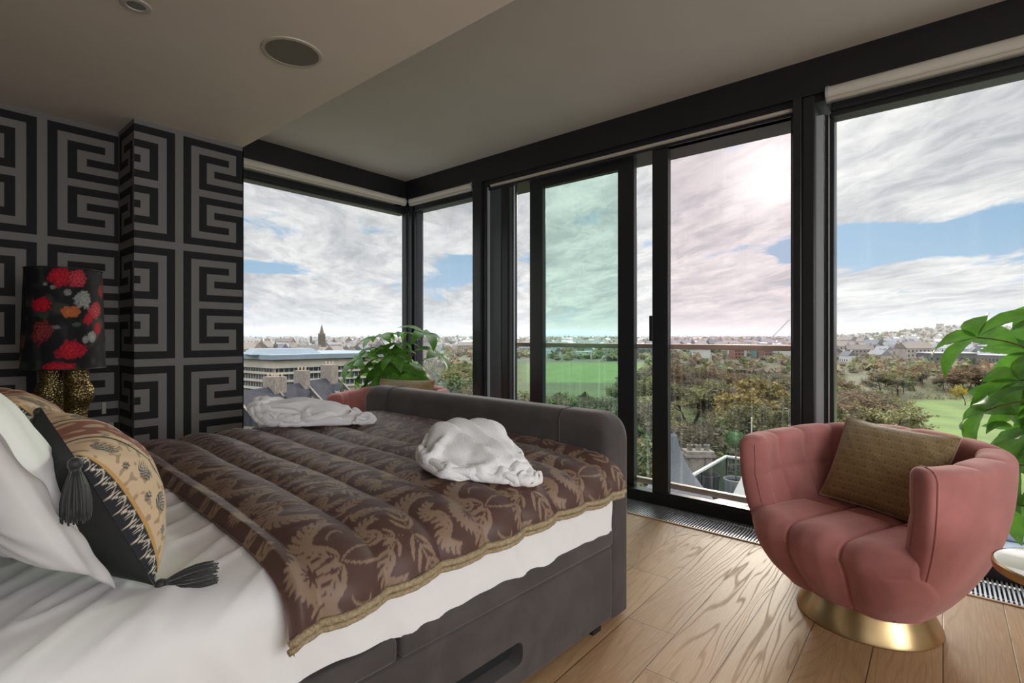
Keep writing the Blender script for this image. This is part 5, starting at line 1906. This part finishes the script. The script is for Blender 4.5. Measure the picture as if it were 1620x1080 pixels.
# ---- town: one house at a time
def house_mesh(name, w, l, h, rh, wall, roof, flat=False, windows=True):
    bm = bmesh.new()
    box(bm, -l / 2, l / 2, -w / 2, w / 2, -3, h)
    for f in bm.faces: f.material_index = 0
    if flat:
        n0 = len(bm.faces); box(bm, -l / 2 - .3, l / 2 + .3, -w / 2 - .3, w / 2 + .3, h, h + .6)
        bm.faces.ensure_lookup_table()
        for f in bm.faces[n0:]: f.material_index = 1
    else:
        v = [bm.verts.new(p) for p in ((-l / 2 - .3, -w / 2 - .3, h), (l / 2 + .3, -w / 2 - .3, h), (l / 2 + .3, w / 2 + .3, h), (-l / 2 - .3, w / 2 + .3, h), (-l / 2 - .3, 0, h + rh), (l / 2 + .3, 0, h + rh))]
        for q in ((0, 1, 5, 4), (2, 3, 4, 5), (0, 4, 3), (1, 2, 5), (0, 3, 2, 1)):
            f = bm.faces.new([v[k] for k in q]); f.material_index = 1
        n0 = len(bm.faces)
        for xx in (-l * .42, l * .42): box(bm, xx - .5, xx + .5, -.8, .8, h, h + rh + 1.3)
        bm.faces.ensure_lookup_table()
        for f in bm.faces[n0:]: f.material_index = 0
    n0 = len(bm.faces)
    k = int(l // 3)
    for lev in range(max(1, int(h // 3))):
        for i in range(k):
            xx = -l / 2 + (i + .5) * l / k
            box(bm, xx - .55, xx + .55, -w / 2 - .06, w / 2 + .06, lev * 3 + .9, lev * 3 + 2.3)
    bm.faces.ensure_lookup_table()
    for f in bm.faces[n0:]: f.material_index = 2
    bmesh.ops.recalc_face_normals(bm, faces=bm.faces[:])
    me = bpy.data.meshes.new(name); bm.to_mesh(me); bm.free()
    for m_ in (wall, roof, 'pane'): me.materials.append(M[m_])
    return me


HM = [house_mesh('house', 9, 16, 6.5, 4.2, 'townwall', 'roofgrey'), house_mesh('house', 8, 12, 5.5, 3.6, 'townwhite', 'roofgrey'),
      house_mesh('house', 10, 22, 9.5, 4.5, 'townwall', 'rooftan'), house_mesh('house', 12, 20, 7.0, 0, 'townwhite', 'roofpale', True),
      house_mesh('house', 13, 26, 8.5, 0, 'towndark', 'roofpale', True)]
HL = ['sandstone gabled house with grey slate roof', 'white gabled house with grey roof', 'long sandstone terrace with tan tiled roof',
      'white flat-roofed block with pale roof', 'dark flat-roofed block with pale roof edge']
rh = random.Random(12)


def town(n, t0, t1, d0, d1, weights, where, group, scale=(.8, 1.3)):
    for _ in range(n):
        tt = rh.uniform(t0, t1); d = d0 + (d1 - d0) * rh.random() ** 1.3
        k = rh.choices(range(5), weights)[0]
        x, y = P(tt, d)
        o = bpy.data.objects.new('house', HM[k]); COL.objects.link(o)
        s = rh.uniform(*scale)
        o.location = (x, y, ground_z(d) + hill_z(tt, d)); o.rotation_euler = (0, 0, YAW + rh.choice((0, pi / 2)) + rh.uniform(-.35, .35)); o.scale = (s, s, s * rh.uniform(.85, 1.15))
        tag(o, HL[k] + ' ' + where, 'house', group)


town(90, -.54, -.16, 400, 880, (6, 1, 4, .5, .6), 'in the old town behind the concrete block', 'houses of the old town on the left')
town(70, -.16, .56, 480, 900, (3, 5, 2, 4, 1), 'in the suburb beyond the doors', 'houses of the suburb beyond the doors')
town(90, .60, 1.06, 400, 900, (3, 4, 3, 2, 3), 'in the town beyond the meadow', 'houses beyond the meadow')
for (px, d, w, h, m_, lab) in [(1165, 470, 9, 12.5, 'brickred', 'red brick tower block under the turreted building'), (1210, 470, 7, 13.5, 'brickred', 'red brick tower block below the crane'),
                               (1197, 480, 6, 12.5, 'greenglass', 'green glass office block left of the red brick tower'), (1222, 475, 5, 11.5, 'townwhite', 'slim white block right of the red brick tower below the crane')]:
    x, y = P((px - 810) / FPX, d)
    t = thing('office_block', lab, 'building', (x, y, ground_z(d)), YAW + .1)
    bm = bmesh.new(); box(bm, -w / 2, w / 2, -5, 5, -2, h); obj('wall', bm, M[m_], t)
    bm = bmesh.new()
    for lev in range(int(h // 3)):
        for i in range(3): box(bm, -w / 2 + w * (i + .5) / 3 - w * .1, -w / 2 + w * (i + .5) / 3 + w * .1, -5.1, -4.9, lev * 3 + 1, lev * 3 + 2.4)
    obj('windows', bm, M['pane'], t)
    bm = bmesh.new(); box(bm, -w / 2 - .2, w / 2 + .2, -5.2, 5.2, h, h + .7); obj('roof', bm, M['roofgrey'], t)
for (px, d, w, h, lab) in [(1487, 2350, 22, 26, 'tall block standing on the hill crest at the right'), (1513, 2400, 20, 15, 'low block on the hill crest right of the tall block'), (1496, 2380, 34, 12, 'broad low block beside the tall block on the hill crest')]:
    x, y = P((px - 810) / FPX, d)
    t = thing('hill_block', lab, 'building', (x, y, ground_z(d) + hill_z((px - 810) / FPX, d) - 3), YAW)
    bm = bmesh.new(); box(bm, -w / 2, w / 2, -8, 8, 0, h); obj('wall', bm, M['townwall'], t)
    bm = bmesh.new(); box(bm, -w / 2 - 1, w / 2 + 1, -9, 9, h, h + 1.2); obj('roof', bm, M['roofgrey'], t)

# what lies beyond the countable houses
bm = bmesh.new()
for _ in range(1500):
    tt = rh.uniform(-.56, 1.1); d = 620 + 2600 * rh.random() ** 1.6
    x, y = P(tt, d); s = rh.uniform(4, 9); z = ground_z(d) + hill_z(tt, d); h = rh.uniform(4, 9)
    a = rh.uniform(0, pi); ca, sa = math.cos(a), math.sin(a)
    c = [(x + ca * sx * s - sa * sy * s * .6, y + sa * sx * s + ca * sy * s * .6) for sx, sy in ((-1, -1), (1, -1), (1, 1), (-1, 1))]
    lo = [bm.verts.new((*q, z - 2)) for q in c]; hi = [bm.verts.new((*q, z + h)) for q in c]
    r1_ = bm.verts.new(((c[0][0] + c[3][0]) / 2, (c[0][1] + c[3][1]) / 2, z + h + s * .45)); r2_ = bm.verts.new(((c[1][0] + c[2][0]) / 2, (c[1][1] + c[2][1]) / 2, z + h + s * .45))
    wl, rf = rh.choice(((0, 2), (1, 2), (1, 3), (0, 3), (1, 4)))
    for k in range(4):
        f = bm.faces.new((lo[k], lo[(k + 1) % 4], hi[(k + 1) % 4], hi[k])); f.material_index = wl
    for q in ((hi[0], hi[1], r2_, r1_), (hi[2], hi[3], r1_, r2_)):
        f = bm.faces.new(q); f.material_index = rf
    for q in ((hi[0], r1_, hi[3]), (hi[1], hi[2], r2_)):
        f = bm.faces.new(q); f.material_index = wl
o = obj('distant_rooftops', bm, [M['townwall'], M['townwhite'], M['roofgrey'], M['rooftan'], M['roofpale']])
tag(o, 'mass of tiny rooftops of the far town below the hills', 'town', kind='stuff')


# ---- trees
def tree_geo(seed, H, spread, leaf_n, leaf_s, bare=.5, oval=1.0):
    """returns (branch verts, faces), (crown verts, faces)"""
    rnd = random.Random(seed)
    V, F, LV, LF = [], [], [], []
    ends = []

    def seg(p, q, r0, r1, n=5):
        d = (q - p).normalized(); a = d.cross(Vector((.3, .2, 1))).normalized(); b = d.cross(a)
        i0 = len(V)
        for (c, r) in ((p, r0), (q, r1)):
            for k in range(n):
                an = 2 * pi * k / n; V.append(tuple(c + a * (r * math.cos(an)) + b * (r * math.sin(an))))
        for k in range(n): F.append((i0 + k, i0 + (k + 1) % n, i0 + n + (k + 1) % n, i0 + n + k))

    def grow(p, d, L, r, lev):
        q = p
        n = 3 if lev < 2 else 2
        for i in range(n):
            d = (d + Vector((rnd.gauss(0, .13), rnd.gauss(0, .13), .06 + rnd.gauss(0, .06)))).normalized()
            e = q + d * (L / n)
            seg(q, e, r * (1 - i / n * .45), r * (1 - (i + 1) / n * .45), 6 if lev == 0 else 4 if lev < 3 else 3)
            if lev >= 3: ends.append((e, d))
            q = e
            if lev < 4 and (lev > 0 or i >= 1):
                for _ in range(2 if lev < 3 else 2):
                    ax = Vector((rnd.gauss(0, 1), rnd.gauss(0, 1), rnd.gauss(0, .35))).normalized()
                    nd = (d * .75 + ax * spread).normalized()
                    grow(e, nd, L * rnd.uniform(.52, .72), r * .5, lev + 1)
    grow(Vector((0, 0, 0)), Vector((0, 0, 1)), H * .42, H * .020, 0)
    zmax = max(v[2] for v in V); s = H / zmax
    V = [(x * s, y * s, z * s) for x, y, z in V]
    for _ in range(leaf_n):
        e, d = ends[rnd.randrange(len(ends))]
        c = e * s + Vector((rnd.gauss(0, .4), rnd.gauss(0, .4), rnd.gauss(0, .35))) * (H * .045)
        a = Vector((rnd.gauss(0, 1), rnd.gauss(0, 1), rnd.gauss(0, 1))).normalized(); b = a.cross(Vector((rnd.gauss(0, 1), rnd.gauss(0, 1), rnd.gauss(0, 1)))).normalized()
        q = leaf_s * rnd.uniform(.6, 1.3)
        i0 = len(LV)
        if rnd.random() < bare:     # twig sliver
            LV += [tuple(c - a * q * 1.5), tuple(c + a * q * 1.5 + b * q * .10), tuple(c + a * q * 1.5 - b * q * .10)]; LF.append((i0, i0 + 1, i0 + 2))
        else:
            LV += [tuple(c - a * q * .5), tuple(c + b * q * .4), tuple(c + a * q * .5), tuple(c - b * q * .4)]; LF.append((i0, i0 + 1, i0 + 2, i0 + 3))
    return (V, F), (LV, LF)


KINDS = {
    'brown': ('bare brown winter tree', 3400, .5, .72, .75), 'olive': ('olive green thinning tree', 4200, .46, .35, .75),
    'russet': ('russet half-bare tree', 3400, .46, .55, .75), 'green': ('dark green leafy tree', 4600, .46, .1, .7),
    'gold': ('golden tree', 9500, .46, .12, .8), 'yellow': ('small bright yellow tree', 3600, .28, .0, .7)}
TM = {}
for k, (lab, n, s, bare, spr) in KINDS.items():
    for v in range(2 if k not in ('gold', 'yellow') else 1):
        (V, F), (LV, LF) = tree_geo(hash(k) % 1000 if False else sum(map(ord, k)) + v * 17, 12.0, spr, n, s, bare)
        bmesh_ = npmesh('trunk', V, F); bmesh_.materials.append(M['bark2'])
        cm = npmesh('crown', LV, LF); cm.materials.append(M['crown_' + k])
        n0 = len(V)
        jm = npmesh('tree', V + LV, [tuple(f) for f in F] + [tuple(i + n0 for i in f) for f in LF])
        jm.materials.append(M['bark2']); jm.materials.append(M['crown_' + k])
        jm.polygons.foreach_set('material_index', [0] * len(F) + [1] * len(LF)); jm.update()
        TM[k, v] = (bmesh_, cm, jm)
rt_ = random.Random(77)


def tree(kind, tt, d, H, where, group, parts=False, wide=1.0, label=None):
    v = rt_.randrange(2) if (kind, 1) in TM else 0
    tr, cm, jm = TM[kind, v]
    x, y = P(tt, d)
    s = H / 12.0
    if parts:
        o = bpy.data.objects.new('tree', None); COL.objects.link(o)
        for nm, me in (('trunk', tr), ('crown', cm)):
            c = bpy.data.objects.new(nm, me); COL.objects.link(c); c.parent = o
    else:
        o = bpy.data.objects.new('tree', jm); COL.objects.link(o)
    o.location = (x, y, ground_z(d) - .2); o.scale = (s * wide, s * wide, s); o.rotation_euler = (0, 0, rt_.uniform(0, 6.28))
    tag(o, label or (KINDS[kind][0] + ' ' + where), 'tree', group)
    return o


def wood(n, px0, px1, d0, d1, ylim, weights, where, group, hmin=5.0, hmax=17.0, wide=(1.1, 1.6)):
    ks = ('brown', 'olive', 'russet', 'green')
    for i in range(n):
        px = rt_.uniform(px0, px1); tt = (px - 810) / FPX
        d = math.sqrt(rt_.uniform(d0 * d0, d1 * d1))
        yl = ylim(px) + rt_.uniform(0, 14)
        top = EYE - (yl - 531) / FPX * d
        H = min(hmax, top - ground_z(d))
        if H < hmin: continue
        H *= rt_.uniform(.82, 1.0)
        tree(rt_.choices(ks, weights)[0], tt, d, H, where, group, d < 130, rt_.uniform(*wide))


W1 = lambda px: float(np.interp(px, [985, 1050, 1100, 1150, 1240, 1320], [590, 562, 568, 582, 590, 585]))
wood(125, 985, 1330, 75, 300, W1, (5, 4, 2, 2), 'in the wood below the sliding doors', 'trees of the wood below the sliding doors')
wood(40, 800, 1000, 70, 215, lambda px: 614, (3, 3, 1, 5), 'in the wood before the left meadow', 'trees before the left meadow', 4.0, 14)
wood(26, 640, 775, 80, 300, lambda px: 566, (2, 4, 1, 6), 'in the wood seen through the narrow window', 'trees seen through the narrow window')
wood(26, 760, 1010, 440, 520, lambda px: 572, (3, 3, 1, 5), 'along the far edge of the left meadow', 'trees along the far edge of the left meadow', 6, 14)
wood(34, 1300, 1425, 85, 240, lambda px: float(np.interp(px, [1300, 1425], [585, 628])), (4, 3, 5, 1), 'at the left end of the big meadow', 'trees at the left end of the big meadow', 4.0, 15)
wood(44, 1390, 1660, 226, 330, lambda px: 574, (6, 3, 3, 1), 'along the far edge of the big meadow', 'trees along the far edge of the big meadow', 6, 15)
tree('gold', (1212 - 810) / FPX, 128, 19.5, '', 'landmark trees', True, 1.15, 'large golden brown tree standing out of the wood behind the clipped ball tree')
tree('yellow', (1527 - 810) / FPX, 214, 8.5, '', 'landmark trees', True, 1.0, 'small bright yellow tree at the far edge of the big meadow')

# far belts of trees nobody could count
bm = bmesh.new(); bmesh.ops.create_icosphere(bm, subdivisions=1, radius=1.0)
ICV = np.array([tuple(v.co) for v in bm.verts]); ICF = [tuple(v.index for v in f.verts) for f in bm.faces]; bm.free()
BV, BF, BM = [], [], []
BR = np.random.default_rng(5)
for _ in range(3600):
    tt = rt_.uniform(-.2, 1.1); d = 330 + 2100 * rt_.random() ** 1.5
    if .0 < tt < .26 and d < 450: continue
    x, y = P(tt, d); r = rt_.uniform(1.8, 4.0) * (1 + d / 2500)
    z = ground_z(d) + hill_z(tt, d) + r * .55
    k_ = rt_.choices((0, 1, 2, 3), (5, 4, 3, 3))[0]
    i0 = len(BV)
    BV.extend((ICV * (r * .8, r * .8, r * .7) + BR.uniform(-.3, .3, ICV.shape) * r + (x, y, z)).tolist())
    BF.extend([tuple(i + i0 for i in f) for f in ICF]); BM.extend([k_] * len(ICF))
    n_ = 26
    dv = BR.normal(0, 1, (n_, 3)); dv /= np.linalg.norm(dv, axis=1, keepdims=True)
    c_ = dv * r * BR.uniform(.75, 1.15, (n_, 1)) + (x, y, z)
    a_ = np.cross(dv, BR.normal(0, 1, (n_, 3))) * r * .30; b_ = np.cross(a_, BR.normal(0, 1, (n_, 3)) + dv * .5) * .7
    i0 = len(BV)
    BV.extend(np.stack([c_ - a_, c_ + b_, c_ + a_], 1).reshape(-1, 3).tolist())
    BF.extend([(i0 + 3 * q, i0 + 3 * q + 1, i0 + 3 * q + 2) for q in range(n_)]); BM.extend([k_] * n_)
me = npmesh('distant_woodland', BV, BF); me.polygons.foreach_set('material_index', BM)
o = link('distant_woodland', me, [M['crown_brown'], M['crown_olive'], M['crown_russet'], M['crown_green']])
tag(o, 'distant belts of autumn woodland among the far houses', 'woodland', kind='stuff')

# low scrub between the trunks
V, F, mi_ = [], [], []
def scrub(n, px0, px1, d0, d1, h):
    for _ in range(n):
        tt = (rt_.uniform(px0, px1) - 810) / FPX; d = math.sqrt(rt_.uniform(d0 * d0, d1 * d1))
        x, y = P(tt, d); z = ground_z(d); w = rt_.uniform(1.6, 3.4); k = rt_.choices((0, 1, 2, 3), (5, 4, 2, 2))[0]; hh_ = h * rt_.uniform(.5, 1.2)
        for _ in range(95):
            c = Vector((x + rt_.gauss(0, .5) * w, y + rt_.gauss(0, .5) * w, z + abs(rt_.gauss(.4, .3)) * hh_))
            a = Vector((rt_.gauss(0, 1), rt_.gauss(0, 1), rt_.gauss(0, 1))).normalized() * rt_.uniform(.2, .5); b = a.cross(Vector((rt_.gauss(0, 1), rt_.gauss(0, 1), .3))).normalized() * rt_.uniform(.1, .4)
            i0 = len(V); V.extend((tuple(c - a), tuple(c + b), tuple(c + a))); F.append((i0, i0 + 1, i0 + 2)); mi_.append(k)
scrub(560, 985, 1335, 70, 320, 3.4); scrub(150, 800, 1000, 65, 225, 3.0); scrub(110, 640, 770, 75, 300, 3.2); scrub(190, 1300, 1420, 80, 235, 2.8); scrub(170, 1380, 1660, 224, 330, 2.6)
me = npmesh('scrub', V, F); o = link('scrub', me, [M['crown_brown'], M['crown_olive'], M['crown_russet'], M['crown_green']])
me.polygons.foreach_set('material_index', mi_); me.update()
tag(o, 'tangled brown and green scrub under the trees', 'scrub', kind='stuff')

# autumn haze lying over the town and the far hills
bm = bmesh.new()
q = [P(-1.5, 260), P(2.1, 260), P(2.1, 12000), P(-1.5, 12000)]
lo = [bm.verts.new((*p, -40)) for p in q]; hi = [bm.verts.new((*p, 160)) for p in q]
bm.faces.new(lo[::-1]); bm.faces.new(hi)
for k in range(4): bm.faces.new((lo[k], lo[(k + 1) % 4], hi[(k + 1) % 4], hi[k]))
hm = bpy.data.materials.new('haze'); hm.use_nodes = True
hb = NB(hm.node_tree); hb.n.clear()
vs_ = hb.node('ShaderNodeVolumeScatter'); vs_.inputs['Density'].default_value = .00009; vs_.inputs['Anisotropy'].default_value = .35; vs_.inputs['Color'].default_value = (.93, .96, 1, 1)
ho = hb.node('ShaderNodeOutputMaterial'); hb.l.new(vs_.outputs[0], ho.inputs['Volume'])
o = obj('haze', bm, hm)
tag(o, 'thin bluish haze over the distant town and hills', 'haze', kind='stuff')
